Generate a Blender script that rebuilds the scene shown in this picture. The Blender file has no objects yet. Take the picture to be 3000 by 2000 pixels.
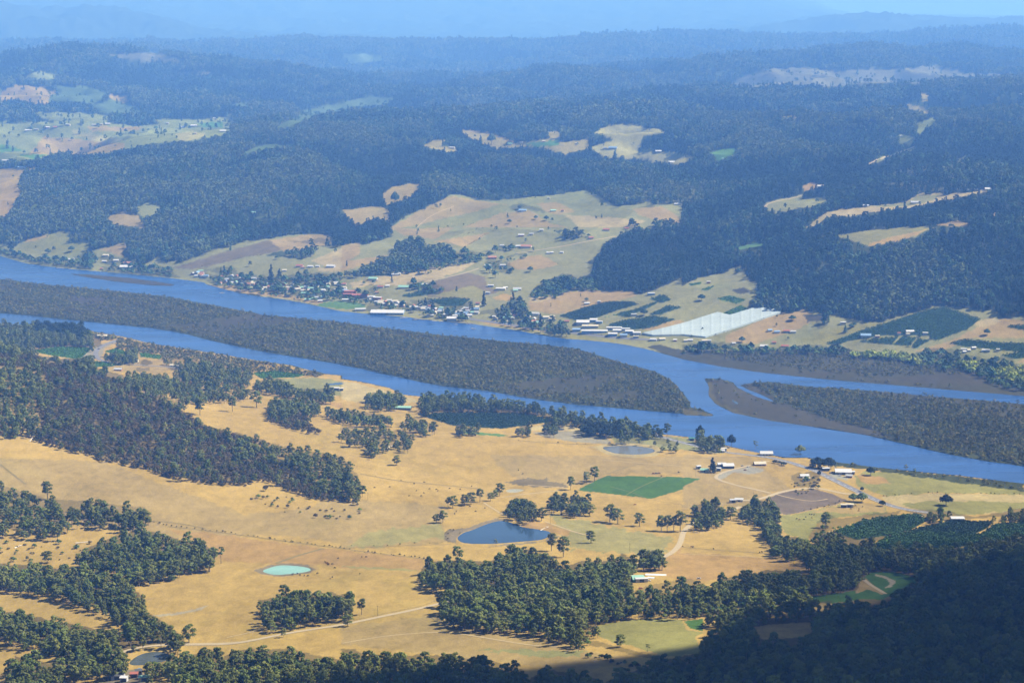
import bpy, math, random
import numpy as np
rnd = random.Random(7)
RS = np.random.RandomState(11)
C = bpy.context.scene.collection
sc = bpy.context.scene

# ------------------------------------------------------------------ camera, sky, sun
CAMZ, FPX, TP = 700.0, 6000.0, 0.175            # height, focal length in photo pixels, tan(pitch)
PITCH = math.atan(TP); CP, SP = math.cos(PITCH), math.sin(PITCH)
cam = bpy.data.cameras.new('camera'); camo = bpy.data.objects.new('camera', cam); C.objects.link(camo)
cam.sensor_width = 36; cam.lens = 36 * FPX / 3000; cam.clip_start = 5; cam.clip_end = 120000
camo.location = (0, 0, CAMZ); camo.rotation_euler = (math.pi / 2 - PITCH, 0, 0)
sc.camera = camo
SUN_EL, SUN_AZ = math.radians(47), math.radians(77)   # azimuth clockwise from +Y (the view direction)
SD = np.array([math.cos(SUN_EL) * math.sin(SUN_AZ), math.cos(SUN_EL) * math.cos(SUN_AZ), math.sin(SUN_EL)])
w = bpy.data.worlds.new('World'); sc.world = w; w.use_nodes = True
nt = w.node_tree; sky = nt.nodes.new('ShaderNodeTexSky'); sky.sky_type = 'NISHITA'; sky.sun_disc = False
sky.sun_elevation = SUN_EL; sky.sun_rotation = SUN_AZ; sky.altitude = 300
nt.links.new(sky.outputs[0], nt.nodes['Background'].inputs[0]); nt.nodes['Background'].inputs[1].default_value = 0.05
sun = bpy.data.lights.new('sun', 'SUN'); suno = bpy.data.objects.new('sun', sun); C.objects.link(suno)
sun.energy = 5.0; sun.angle = math.radians(0.5); sun.color = (1, .95, .86)
suno.rotation_euler = (math.pi / 2 - SUN_EL, 0, -SUN_AZ + math.pi)
suno.rotation_euler = (math.radians(90) - SUN_EL, 0, math.pi - SUN_AZ)
sc.view_settings.view_transform = 'Standard'; sc.view_settings.look = 'None'
sc.view_settings.exposure = 1.25; sc.view_settings.gamma = 1
cy = sc.cycles
cy.use_denoising = True; cy.max_bounces = 4; cy.diffuse_bounces = 2; cy.glossy_bounces = 2
cy.transparent_max_bounces = 8; cy.volume_bounces = 1; cy.use_adaptive_sampling = False

# ------------------------------------------------------------------ pixel <-> place
TILE = dict(A=(0, 0), B=(1000, 0), C=(2000, 0), D=(0, 666.7), E=(1000, 666.7), F=(2000, 666.7), G=(0, 1333.3), H=(1000, 1333.3), I=(2000, 1333.3))
def P(s):
    """'D 10,20 30,40 E 5,6' : outline points read off enlarged views of the photograph, in photo pixels"""
    out = []; o = (0, 0); k = 2.352
    for t in s.split():
        if t in TILE: o = TILE[t]; k = 2.352
        elif t == 'O': o = (0, 0); k = .784
        elif t == 'N': o = (0, 0); k = 1.
        else:
            a, b = t.split(','); out.append((o[0] + float(a) / k, o[1] + float(b) / k))
    return np.array(out)
def raydir(px):
    px = np.atleast_2d(px); dx = px[:, 0] - 1500; dy = 1000 - px[:, 1]
    return np.stack([dx, FPX * CP + dy * SP, -FPX * SP + dy * CP], 1)
def on_plane(px, z):
    d = raydir(px); t = (z - CAMZ) / d[:, 2]; return np.stack([d[:, 0] * t, d[:, 1] * t, np.full(len(t), float(z))], 1)
def project(X, Y, Z):
    dz = Z - CAMZ; f = Y * CP - dz * SP; u = Y * SP + dz * CP
    return 1500 + FPX * X / f, 1000 - FPX * u / f
def smooth(t): t = np.clip(t, 0, 1); return t * t * (3 - 2 * t)

# value noise on a lattice
_perm = RS.permutation(65536); _val = RS.rand(65536)
def vnoise(x, y, s=0):
    xi = np.floor(x).astype(np.int64); yi = np.floor(y).astype(np.int64); fx = x - xi; fy = y - yi
    fx = fx * fx * (3 - 2 * fx); fy = fy * fy * (3 - 2 * fy)
    def h(a, b): return _val[_perm[(_perm[(a + s * 131) & 65535] + b) & 65535]]
    return (h(xi, yi) * (1 - fx) + h(xi + 1, yi) * fx) * (1 - fy) + (h(xi, yi + 1) * (1 - fx) + h(xi + 1, yi + 1) * fx) * fy
def fbm(x, y, o=4, s=0):
    v = 0; a = .5
    for k in range(o): v = v + a * (vnoise(x, y, s + k) - .5) * 2; x = x * 2.03 + 5.1; y = y * 2.03 + 9.7; a *= .5
    return v

def inside(px, py, poly):
    r = np.zeros(px.shape, bool); n = len(poly); j = n - 1
    for i in range(n):
        xi, yi = poly[i][:2]; xj, yj = poly[j][:2]
        if yi != yj:
            c = (yi > py) != (yj > py)
            r ^= c & (px < (xj - xi) * (py - yi) / (yj - yi) + xi)
        j = i
    return r
def dist(px, py, poly, closed=True):
    d = np.full(px.shape, 1e18); n = len(poly)
    for i in range(n if closed else n - 1):
        x0, y0 = poly[i][:2]; x1, y1 = poly[(i + 1) % n][:2]
        vx, vy = x1 - x0, y1 - y0; L = vx * vx + vy * vy + 1e-9
        t = np.clip(((px - x0) * vx + (py - y0) * vy) / L, 0, 1)
        np.minimum(d, (px - x0 - t * vx) ** 2 + (py - y0 - t * vy) ** 2, out=d)
    return np.sqrt(d)
def dense(pl, step, closed=True, wig=0):
    out = []; n = len(pl)
    for i in range(n if closed else n - 1):
        a = np.array(pl[i]); b = np.array(pl[(i + 1) % n]); m = max(1, int(np.hypot(*(b - a)[:2]) / step))
        for k in range(m): out.append(a + (b - a) * k / m)
    if not closed: out.append(np.array(pl[-1]))
    out = np.array(out, float)
    if wig:
        out[:, 0] += wig * fbm(out[:, 0] / 60, out[:, 1] / 60, 3, 21); out[:, 1] += wig * fbm(out[:, 0] / 60, out[:, 1] / 60, 3, 31)
    return out
def chaikin(pl, n=2, closed=True):
    pl = np.array(pl, float)
    for _ in range(n):
        if closed:
            q = np.roll(pl, -1, 0); pl = np.stack([pl * .75 + q * .25, pl * .25 + q * .75], 1).reshape(-1, pl.shape[1])
        else:
            a, b = pl[:-1], pl[1:]; m = np.stack([a * .75 + b * .25, a * .25 + b * .75], 1).reshape(-1, pl.shape[1]); pl = np.vstack([pl[:1], m, pl[-1:]])
    return pl

# ------------------------------------------------------------------ shores (all water of the river lies at z = 0)
NEARB = P('D -600,620 0,662 300,682 600,705 650,718 830,748 1030,795 1200,822 1500,868 1760,915 2000,950 2240,1008 2352,1020 E 0,1042 150,1065 330,1105 430,1150 700,1180 1000,1210 1250,1240 1450,1285 1700,1335 2000,1392 2352,1440 F 130,1455 270,1495 450,1535 700,1585 I 860,18 1100,52 1330,85 1600,112 1900,140 2352,195 3000,290')
FARB = P('D -600,60 0,195 90,220 200,250 330,268 480,285 650,300 800,312 950,325 1150,345 1300,362 1410,378 1430,395 1500,412 1650,450 1800,475 1950,495 2100,520 2350,575 E 160,592 330,606 430,612 640,640 800,655 920,665 1050,685 1200,705 1400,745 1560,765 1700,775 1850,790 1960,805 2100,835 2200,860 2352,905 F 250,955 480,990 750,1020 1000,1045 1300,1070 1650,1100 2000,1130 2352,1160 3000,1225')
ISL1 = P('D -600,290 0,355 250,385 500,410 800,438 1000,460 1200,485 1400,525 1600,560 1750,585 1800,600 2000,618 2352,655 E 200,682 450,712 700,742 900,762 1150,787 1400,808 1600,832 1800,892 2000,952 2150,988 2250,1042 2310,1102 2352,1150 F 40,1205 50,1240 120,1250 200,1288 190,1297 0,1288 E 2352,1280 2000,1252 1600,1217 1250,1168 950,1118 700,1088 500,1053 300,1008 150,972 0,946 D 2352,942 2100,900 1800,852 1500,787 1200,717 1050,692 800,667 400,627 0,588 -600,540')
ISL2 = P('F 165,1040 260,1045 340,1065 352,1078 380,1102 430,1132 500,1167 600,1198 632,1196 560,1160 470,1120 415,1086 500,1067 600,1064 750,1082 900,1100 1200,1117 1500,1142 1700,1162 2100,1192 2352,1217 3000,1290 I 3000,170 2352,72 2100,40 1890,2 F 1700,1530 1470,1470 1200,1415 900,1370 600,1330 350,1275 230,1210 185,1160 190,1100')
BAR = P('D 480,318 600,322 900,348 1100,376 1200,392 1180,402 1050,398 800,372 600,342')
def W0(pl, wig=3): return dense(on_plane(pl, 0)[:, :2], 25, True, wig)
w_is1, w_is2, w_bar = W0(ISL1, 6), W0(ISL2, 6), W0(BAR, 2)
w_near = dense(on_plane(NEARB, 0)[:, :2], 30, False, 6); w_far = dense(on_plane(FARB, 0)[:, :2], 30, False, 4)
w_river = np.vstack([w_near, w_far[::-1]])

# ------------------------------------------------------------------ terrain : crests, valleys and shelves
def uof(x, y): d = raydir(np.array([[x, y]]))[0]; return d[0] / d[1]
def curve(ypts, zpts=None, Ypts=None):
    """ypts: (x, y) photo pixels along the feature; with heights (x, z) or distances (x, Y)"""
    ypts = np.array(ypts, float); u = np.array([uof(a, b) for a, b in ypts]); tan = np.array([-raydir(p[None])[0, 2] / raydir(p[None])[0, 1] for p in ypts])
    if zpts is not None:
        z = np.interp(ypts[:, 0], *np.array(zpts, float).T); Y = (CAMZ - z) / tan
    else:
        Y = np.interp(ypts[:, 0], *np.array(Ypts, float).T); z = CAMZ - Y * tan
    return u, Y, z
UL = np.concatenate([np.linspace(-.55, -.29, 22), np.linspace(-.2885, .2885, 780), np.linspace(.29, .55, 22)])
def on_u(c):
    u, Y, z = c; k = np.ones(25) / 25
    def f(v):
        r = np.interp(UL, u, v); p = np.pad(r, 12, mode='edge'); return np.convolve(p, k, 'valid')
    return f(Y), f(z)
CUR = [
 ([(-150, 3200), (3150, 3200)], [(-150, 150), (1500, 130), (2500, 260), (3150, 330)], None),
 ([(-150, 2450), (3150, 2450)], [(-150, 90), (1200, 85), (2000, 170), (2500, 220), (3150, 290)], None),
 ([(-150, 2000), (3150, 2000)], [(-150, 62), (500, 50), (1000, 45), (1500, 52), (2000, 95), (2500, 145), (3150, 205)], None),
 ([(-150, 1800), (3150, 1800)], [(-150, 55), (500, 46), (1000, 40), (1500, 40), (2000, 52), (2500, 88), (3150, 130)], None),
 ([(-150, 1620), (3150, 1640)], [(-150, 52), (500, 44), (1000, 36), (1500, 32), (2000, 30), (2500, 38), (3150, 62)], None),
 ([(-150, 1430), (1500, 1430), (2400, 1460), (3150, 1540)], [(-150, 72), (400, 56), (900, 40), (1500, 24), (2000, 16), (2500, 9), (3150, 7)], None),
 ([(-150, 1040), (0, 1055), (150, 1075), (360, 1140), (490, 1185), (600, 1240), (900, 1300), (1500, 1320), (2000, 1345), (2475, 1405), (3150, 1475)], [(-150, 118), (0, 106), (150, 96), (360, 72), (490, 60), (600, 48), (900, 36), (1500, 16), (2000, 9), (2500, 5), (3150, 4)], None),
 ([(-150, 1030), (0, 1040), (360, 1085), (600, 1150), (900, 1190), (1500, 1265), (2000, 1322), (2475, 1385), (3150, 1462)], [(-150, 14), (0, 14), (360, 14), (600, 20), (900, 16), (1500, 8), (2000, 5), (2500, 3), (3150, 3)], None),
 'NB', 'FB',
 ([(-150, 715), (375, 785), (900, 878), (1425, 945), (1950, 1012), (2475, 1022), (2750, 1065), (3150, 1110)], [(-150, 4), (3150, 4)], None),
 ([(-150, 690), (375, 730), (900, 800), (1425, 860), (1950, 920), (2475, 940), (3150, 985)], [(-150, 18), (375, 28), (900, 28), (1425, 28), (1950, 32), (2475, 36), (3150, 40)], None),
 ([(-150, 655), (375, 610), (900, 655), (1425, 700), (1950, 720), (2475, 760), (3150, 800)], [(-150, 40), (375, 90), (900, 80), (1425, 72), (1950, 95), (2475, 112), (3150, 125)], None),
 ([(-150, 620), (375, 530), (900, 510), (1425, 545), (1950, 545), (2475, 560), (3150, 580)], [(-150, 50), (375, 122), (900, 138), (1425, 122), (1950, 150), (2475, 190), (3150, 215)], None),
 ([(-150, 595), (375, 480), (900, 430), (1425, 450), (1950, 420), (2475, 400), (3150, 420)], [(-150, 55), (375, 140), (900, 160), (1425, 145), (1950, 180), (2475, 225), (3150, 250)], None),
 ([(-150, 580), (0, 540), (200, 500), (375, 450), (600, 402), (900, 372), (1425, 362), (1800, 310), (1950, 290), (2475, 250), (3150, 238)], None, [(-150, 6000), (375, 6700), (900, 7400), (1425, 7500), (1950, 8500), (2475, 9000), (3150, 9100)]),
 ([(-150, 500), (0, 490), (375, 425), (900, 371), (1425, 358), (1950, 289), (2475, 256), (3150, 246)], None, [(-150, 6900), (375, 7700), (900, 8700), (1425, 8900), (1950, 9700), (2475, 9900), (3150, 10000)]),
 ([(-150, 380), (0, 360), (375, 330), (600, 305), (900, 300), (1425, 300), (1950, 250), (2475, 215), (3150, 220)], None, [(-150, 8600), (375, 9300), (900, 9800), (1425, 9900), (1950, 10300), (2475, 10900), (3150, 11000)]),
 ([(-150, 210), (0, 198), (150, 170), (340, 168), (595, 190), (900, 235), (1100, 258), (1425, 252), (1640, 222), (1950, 208), (2200, 182), (2475, 162), (2750, 168), (3150, 180)], None, [(-150, 11500), (900, 11500), (1425, 11000), (1950, 11500), (3150, 12500)]),
 ([(-150, 215), (340, 176), (595, 196), (900, 238), (1100, 256), (1425, 250), (1950, 210), (2475, 168), (3150, 185)], None, [(-150, 13500), (3150, 14000)]),
 ([(-150, 150), (0, 142), (375, 145), (420, 142), (600, 145), (900, 138), (1250, 144), (1600, 145), (1790, 122), (1950, 121), (2250, 124), (2550, 131), (2725, 113), (2900, 104), (3150, 108)], None, [(-150, 17000), (3150, 16500)]),
 ([(-150, 150), (900, 142), (1600, 145), (2250, 128), (2900, 110), (3150, 112)], None, [(-150, 20000), (3150, 20000)]),
 ([(-150, 5), (125, 15), (300, 28), (430, 47), (600, 98), (900, 112), (1250, 124), (1500, 132), (1800, 118), (2100, 108), (2400, 62), (2550, 44), (2650, 42), (2800, 68), (3000, 62), (3150, 66)], None, [(-150, 22500), (3150, 22500)]),
 ([(-150, 30), (430, 66), (600, 104), (900, 116), (1250, 125), (1500, 128), (1800, 122), (2550, 60), (3150, 75)], None, [(-150, 23800), (3150, 23800)]),
 ([(-150, -70), (600, -70), (1200, -60), (1600, -50), (2000, -60), (2250, -40), (2340, 0), (2400, 20), (2490, 48), (3150, 55)], None, [(-150, 37000), (3150, 37000)]),
 ([(-150, -40), (2250, -30), (2490, 50), (3150, 55)], None, [(-150, 41000), (3150, 41000)]),
 ([(-150, -110), (1500, -90), (2600, -85), (2900, -110), (3150, -100)], None, [(-150, 50000), (3150, 50000)]),
 ([(-150, -80), (3150, -80)], None, [(-150, 60000), (3150, 60000)]),
]
CY, CZ = [], []
for cdef in CUR:
    if isinstance(cdef, str):
        line = w_near if cdef == 'NB' else w_far
        u = line[:, 0] / line[:, 1]; o = np.argsort(u)
        yy = np.interp(UL, u[o], line[o, 1]); zz = np.full(len(UL), 1.6)
    else: yy, zz = on_u(curve(*cdef))
    CY.append(yy); CZ.append(zz)
CY = np.array(CY); CZ = np.array(CZ)
for i in range(1, len(CY)): CY[i] = np.maximum(CY[i], CY[i - 1] + 30)
iNB, iFB = 8, 9
def rows():
    out = [500.]; 
    while out[-1] < 60000:
        Y = out[-1]
        if Y < 1350: d = 25
        elif Y < 3300: d = Y * Y / 4.2e6 * 2.3
        elif Y < 9800: d = Y * Y / 4.2e6 * (1.7 if Y < 5500 else 1.25)
        elif Y < 18000: d = 32
        else: d = 120
        out.append(Y + d)
    return np.array(out)
YL = rows()
NU, NY = len(UL), len(YL)
ZG = np.zeros((NY, NU))
for j in range(NU):
    # cubic (finite-difference tangents, limited) along distance
    x, y = CY[:, j], CZ[:, j]; h = np.diff(x); dl = np.diff(y) / h
    m = np.zeros(len(x)); s = dl[1:] * dl[:-1] > 0
    m[1:-1][s] = 2 / (1 / dl[1:][s] + 1 / dl[:-1][s])
    k = np.clip(np.searchsorted(x, YL) - 1, 0, len(x) - 2); t = np.clip((YL - x[k]) / h[k], 0, 1)
    ZG[:, j] = (1 + 2 * t) * (1 - t) ** 2 * y[k] + t * (1 - t) ** 2 * h[k] * m[k] + t * t * (3 - 2 * t) * y[k + 1] + t * t * (t - 1) * h[k] * m[k + 1]
YG = np.repeat(YL[:, None], NU, 1); XG = YG * UL[None]
# relief: spurs and gullies, none on the river flats
nb, fb = CY[iNB][None], CY[iFB][None]
ampN = smooth((nb - YG - 60) / 500); ampF = smooth((YG - CY[iFB + 1][None] - 60) / 900)
n1 = fbm(XG / 420, YG / 520, 4, 1); n2 = 1 - np.abs(fbm((XG + .5 * YG) / 700, (YG - .3 * XG) / 900, 4, 5)) * 2.2
far1 = smooth((YG - 9000) / 5000)
crestY = CY[15][None]; hold = 1 - .65 * np.exp(-((YG - crestY) / 450) ** 2)
ZG += ampN * n1 * 5.5 + hold * ampF * ((n2 - .55) * (34 + 60 * smooth((YG - 5200) / 1500)) + n1 * 14 * smooth((YG - 5000) / 1500) + n1 * 6) * (1 + .3 * far1)
# river banks and islands
msk = (YG > nb - 350) & (YG < fb + 400)
bx, by = XG[msk], YG[msk]
inr = inside(bx, by, w_river)
dsh = np.minimum(dist(bx, by, w_near, False), dist(bx, by, w_far, False))
sdl = np.where(inr, -dsh, dsh)
land = np.full(bx.shape, -1e9)
for pl in (w_is1, w_is2, w_bar):
    a = inside(bx, by, pl); d = dist(bx, by, pl); land = np.maximum(land, np.where(a, d, -d))
zb = ZG[msk]
zz = np.where(sdl > 0, .2 + np.maximum(zb - .2, .4) * smooth(sdl / 55), np.maximum(-2.5, .2 + sdl * .12))
zi = np.where(land > 0, .2 + .9 * smooth(land / 12), np.maximum(-2.5, .2 + land * .12))
ZG[msk] = np.where(inr, np.maximum(zz, zi), zz)
ZG[YG > 6000] = np.maximum(ZG[YG > 6000], 6)
ISLAND = np.zeros(YG.shape, bool); tmp = np.zeros(bx.shape, bool); tmp[inr & (land > -30) & (land > sdl)] = True; ISLAND[msk] = tmp

def hgt(X, Y):
    X = np.asarray(X, float); Y = np.asarray(Y, float)
    a = np.interp(X / Y, UL, np.arange(NU)); b = np.interp(Y, YL, np.arange(NY))
    i = np.clip(a.astype(int), 0, NU - 2); j = np.clip(b.astype(int), 0, NY - 2); fa = a - i; fb_ = b - j
    return (ZG[j, i] * (1 - fa) + ZG[j, i + 1] * fa) * (1 - fb_) + (ZG[j + 1, i] * (1 - fa) + ZG[j + 1, i + 1] * fa) * fb_
YM = np.unique(np.concatenate([YL[(YL > 1200) & (YL < 34000)]]))
def ground(px):
    """photo pixels -> places on the terrain"""
    px = np.atleast_2d(px).astype(float); d = raydir(px); out = np.zeros((len(px), 3))
    for n in range(len(px)):
        u = d[n, 0] / d[n, 1]; s = d[n, 2] / d[n, 1]
        z = CAMZ + s * YM; h = hgt(u * YM, YM); h = np.maximum(h, 0); k = np.argmax(z < h)
        if k == 0: k = len(YM) - 1
        a = z[k - 1] - h[k - 1]; b = h[k] - z[k]; t = a / (a + b + 1e-9); Y = YM[k - 1] + (YM[k] - YM[k - 1]) * t
        out[n] = (u * Y, Y, CAMZ + s * Y)
    return out

# ponds
PONDS = [
 ('dam_water', 'H 800,560 795,578 830,603 900,610 1050,611 1200,598 1330,588 1400,580 1450,545 1440,525 1380,512 1250,495 1200,475 1150,455 1080,450 1000,472 900,515 840,530', 'deep'),
 ('pond_water', 'G 1800,795 1850,775 1900,760 1960,755 2100,765 2155,787 2120,803 2000,818 1900,825 1830,812', 'turq'),
 ('pond_water', 'N 1757,1310 1790,1306 1850,1305 1900,1310 1922,1318 1915,1326 1880,1331 1830,1331 1790,1326', 'brownw'),
 ('pond_water', 'H 1125,243 1150,234 1200,230 1270,237 1240,250 1200,257 1150,256', 'pale'),
 ('pond_water', 'D 2210,1086 2260,1072 2340,1068 E 20,1072 10,1082 D 2300,1092', 'deep'),
 ('pond_water', 'E 1468,1386 1500,1382 1555,1388 1520,1396 1480,1396', 'deep'),
 ('pond_water', 'G 880,1425 960,1368 1060,1348 1150,1356 1190,1395 1120,1425 1000,1445 900,1448', 'murk'),
 ('pond_water', 'F 338,1188 350,1188 385,1212 370,1214', 'deep'),
 ('pond_water', 'D 1140,575 1180,568 1215,580 1180,590 1150,588', 'deep'),
]
pond_geo = []
for nm, s, k in PONDS:
    pl = chaikin(P(s), 2); c = ground(pl.mean(0))[0]; edge = ground(pl[::6])
    zp = float(np.percentile(edge[:, 2], 25)) - .3 if c[2] > 3 else .95
    wp = on_plane(pl, zp)[:, :2]; pond_geo.append((nm, wp, zp, k))
    cx, cyy = wp.mean(0); R = np.abs(wp - wp.mean(0)).max() + 90
    mm = (np.abs(XG - cx) < R) & (np.abs(YG - cyy) < R)
    x_, y_ = XG[mm], YG[mm]; ins = inside(x_, y_, wp); d = dist(x_, y_, wp); zb = ZG[mm]
    if c[2] > 3: ZG[mm] = np.where(ins, zp + .25 - np.minimum(2, d * .3), zp + .25 + (zb - zp - .25) * smooth(d / 80) + .9 * np.exp(-((d - 9) / 6) ** 2))
    else: ZG[mm] = np.where(ins, np.minimum(zb, zp + .1 - np.minimum(1, d * .3)), zb)
PXG, PYG = project(XG, YG, ZG)

# ------------------------------------------------------------------ land cover read off the photograph
MW, MH, K = 1700, 1300, 2.0           # half-size maps reaching a little outside the frame
OX, OY = -200., -150.
def newmap(v=0.): return np.full((MH, MW), v, np.float32)
MYY, MXX = np.mgrid[0:MH, 0:MW]
def paint(m, s, v, wob=0, raw=None, smoothit=0):
    pl = P(s) if raw is None else raw
    if smoothit: pl = chaikin(pl, smoothit)
    q = np.array([( (a - OX) / K, (b - OY) / K) for a, b in pl])
    x0, y0 = np.floor(q.min(0)).astype(int) - 8; x1, y1 = np.ceil(q.max(0)).astype(int) + 8
    x0, y0 = max(x0, 0), max(y0, 0); x1, y1 = min(x1, MW), min(y1, MH)
    if x1 <= x0 or y1 <= y0: return
    gx = MXX[y0:y1, x0:x1] + .5; gy = MYY[y0:y1, x0:x1] + .5
    if wob: gx = gx + wob * WN1[y0:y1, x0:x1]; gy = gy + wob * .6 * WN2[y0:y1, x0:x1]
    r = inside(gx, gy, q)
    if isinstance(m, list):
        for mm, vv in zip(m, v): mm[y0:y1, x0:x1][r] = vv
    else: m[y0:y1, x0:x1][r] = v
def look(m, px, py):
    i = np.clip(((px - OX) / K).astype(int), 0, MW - 1); j = np.clip(((py - OY) / K).astype(int), 0, MH - 1); return m[j, i]
WN1 = fbm(MXX / 9., MYY / 6., 3, 41).astype(np.float32) * 2; WN2 = fbm(MXX / 9., MYY / 6., 3, 51).astype(np.float32) * 2
FD = newmap(0); FT = newmap(0)       # tree density, kind of wood
R_, G_, B_ = newmap(), newmap(), newmap(); COL = [R_, G_, B_]
PAL = dict(
 gold=(.50, .345, .115), tan=(.42, .305, .13), pale=(.50, .40, .20), orange=(.45, .29, .115), olive=(.30, .28, .10), gtan=(.30, .29, .13), brown=(.22, .175, .105),
gt2=(.36, .315, .13), soil=(.20, .155, .12), grey=(.36, .32, .23), green=(.13, .24, .08), emer=(.085, .17, .045), dgreen=(.05, .10, .045), vine=(.04, .075, .05), duff=(.10, .085, .045),
 marsh=(.085, .082, .052), mbrown=(.088, .08, .058), mgreen=(.075, .085, .042), reed=(.13, .115, .06), floor=(.05, .055, .032), plant=(.14, .175, .09), cut=(.24, .205, .16), town=(.30, .28, .17), path=(.44, .38, .28), mud=(.27, .22, .15), yard=(.38, .36, .31))
def cov(s, c, wob=1.0, sm=0): paint(COL, s, PAL[c], wob, None, sm)
def wood(s, d, t, wob=2.5): paint([FD, FT], s, (d, t), wob)
# --- base of each side
cov('N -300,-200 3300,-200 3300,1200 -300,1200', 'floor'); paint([FD, FT], 'N -300,-200 3300,-200 3300,1200 -300,1200', (1., 1))
nbp = np.vstack([NEARB, [[3400, 1460], [3400, 2600], [-400, 2600], [-400, 900]]])
paint(COL, '', PAL['gold'], 0, nbp); paint([FD, FT], '', (0., 0), 0, nbp)
KC = newmap(0)
def clear(s): paint(KC, s, 1., 0)
def openl(s, c='tan', wob=2.0, sm=0): cov(s, c, wob, sm); paint([FD, FT], s, (0., 0), wob, None, sm)
# --- far hills: clearings
openl('A 150,535 280,480 350,500 400,540 330,550', 'gtan'); openl('A 0,630 60,600 150,580 300,605 400,635 340,655 330,720 250,720 130,690 60,680 0,712', 'orange')
openl('A 740,655 880,660 890,710 820,695 760,680', 'orange', 1)
openl('A 200,775 560,775 750,800 760,840 870,860 980,870 1090,850 1060,820 1250,820 1400,825 1560,800 1600,780 1600,870 1550,930 1420,950 1330,975 1150,980 1000,1000 860,1030 700,1070 520,1070 400,1050 300,1090 100,1110 -400,1120 -400,830 200,840 380,840', 'gtan')
cov('A 380,905 600,910 860,970 700,990 560,940', 'pale'); cov('A 0,990 180,1040 0,1050', 'green'); cov('A 140,1070 330,1060 240,1105', 'green'); cov('A 300,940 860,990 850,1040 520,1070 200,1060', 'orange')
cov('A 1000,930 1250,880 1480,890 1430,930 1300,905 1210,930 1230,970 1010,975', 'gtan'); cov('A 1210,925 1300,905 1430,925 1360,960 1240,975', 'pale'); cov('A 1350,850 1540,840 1540,880 1400,880', 'green'); cov('A 600,870 980,875 960,900 640,905', 'orange')
openl('A -400,1180 120,1160 300,1150 180,1180 140,1200 130,1300 160,1330 110,1370 90,1430 40,1490 -400,1490', 'orange'); openl('A 180,1440 240,1410 300,1410 220,1440', 'plant')
openl('A 730,1490 850,1465 950,1480 1000,1540 1000,1566 780,1550', 'tan'); openl('A 950,1430 1000,1405 1120,1415 1100,1460 1000,1510 950,1470', 'gtan')
openl('A 1650,1070 1750,1020 1880,990 1950,995 2050,980 2000,1010 1880,1020 1760,1040', 'plant'); openl('A 1870,885 2000,830 2100,762 2351,710 B 0,702 230,655 370,680 300,720 100,740 0,760 A 2351,770 2200,800 2000,860', 'plant')
openl('A 1580,720 1700,700 1760,700 1640,740', 'plant'); openl('A 1420,1360 1600,1345 1560,1370 1450,1375', 'gtan'); openl('A 1700,1462 1800,1440 1900,1460 1880,1485 1750,1490', 'gtan')
openl('A 730,380 1050,360 1200,400 1300,430 1000,420 850,405', 'cut'); openl('A 400,590 600,595 740,650 640,720 560,700 330,700 350,650 420,640', 'plant'); openl('A 640,730 760,685 900,715 980,770 880,790 680,770', 'plant')
openl('A 1180,490 1450,500 1440,520 1250,510', 'cut')
openl('B 820,895 1000,910 1190,960 1100,1000 1400,960 1560,980 1700,960 1710,1010 1600,1050 1540,1060 1440,1030 1300,1005 1080,1030 1000,1010 930,970 860,940', 'tan'); cov('B 820,895 1000,910 1190,960 1190,985 1000,930', 'orange'); cov('B 1260,990 1500,965 1500,1000 1350,1010', 'green')
openl('B 1350,900 1500,905 1510,940 1440,960 1420,910', 'tan')
openl('B 1750,910 1850,860 2000,855 2100,880 2240,900 2200,920 2080,930 2060,1000 2040,1060 2200,1040 2351,1060 C 80,1080 70,1110 0,1130 B 2230,1130 2100,1100 1950,1090 1820,1080 1740,1040 1720,1010 1880,970 1800,930', 'pale')
openl('B 560,1005 640,965 720,965 690,1000 780,1020 830,1050 740,1050 600,1020', 'tan'); openl('B 1170,1090 1450,1100 1300,1116', 'gtan')
openl('B 0,395 120,360 280,390 280,420 100,430', 'plant')
openl('C 310,600 400,540 480,500 620,475 850,470 1000,490 1250,480 1500,475 1700,455 1850,465 1950,500 2351,520 2100,540 1900,540 1600,570 1300,575 1000,600 700,590 500,605', 'cut')
openl('C 1640,645 1700,640 1690,700 1650,690', 'tan', 1); openl('C 1540,715 1700,750 1700,790 1640,770 1540,750', 'tan', 1); openl('C 1600,840 1660,840 1650,890', 'gtan', 1); openl('C 1480,920 1580,940 1600,960 1570,1000 1500,990', 'gtan', 1)
openl('C 2150,665 2280,630 2500,630 2500,670 2200,685', 'pale'); openl('C 1920,650 2050,660 2150,690 2100,750 2020,740 1980,690', 'plant', 4); openl('C 180,1050 260,1030 410,1020 350,1060 280,1090 330,1100 230,1110 200,1080', 'green', 3)
openl('C 690,800 790,798 780,815 700,812', 'tan', 1)
openl('C 820,1290 880,1255 1000,1280 900,1310 830,1320', 'orange'); openl('C 1130,1270 1280,1255 1240,1285', 'tan'); openl('C 1440,1300 1480,1240 1540,1240 1510,1300', 'tan'); openl('C 1560,1200 1700,1180 1830,1120 1980,1060 1930,1110 1800,1150 1720,1200 1600,1212', 'gtan')
openl('C 850,1566 900,1520 1000,1455 1200,1430 1550,1395 1620,1340 1750,1330 1800,1345 2080,1308 2230,1300 2050,1332 1850,1368 1720,1398 1600,1428 1400,1445 1250,1475 1150,1495 1000,1495 960,1525 900,1566', 'pale'); cov('C 1300,1420 1550,1398 1620,1345 1780,1340 1700,1390 1500,1430', 'gtan')
openl('C 570,1430 700,1360 820,1350 740,1400 800,1440 680,1460 650,1490 620,1440', 'gtan'); openl('C 2100,1470 2170,1460 2160,1490', 'tan'); openl('C 1700,1545 1900,1525 2000,1545 1900,1562', 'tan')
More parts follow.
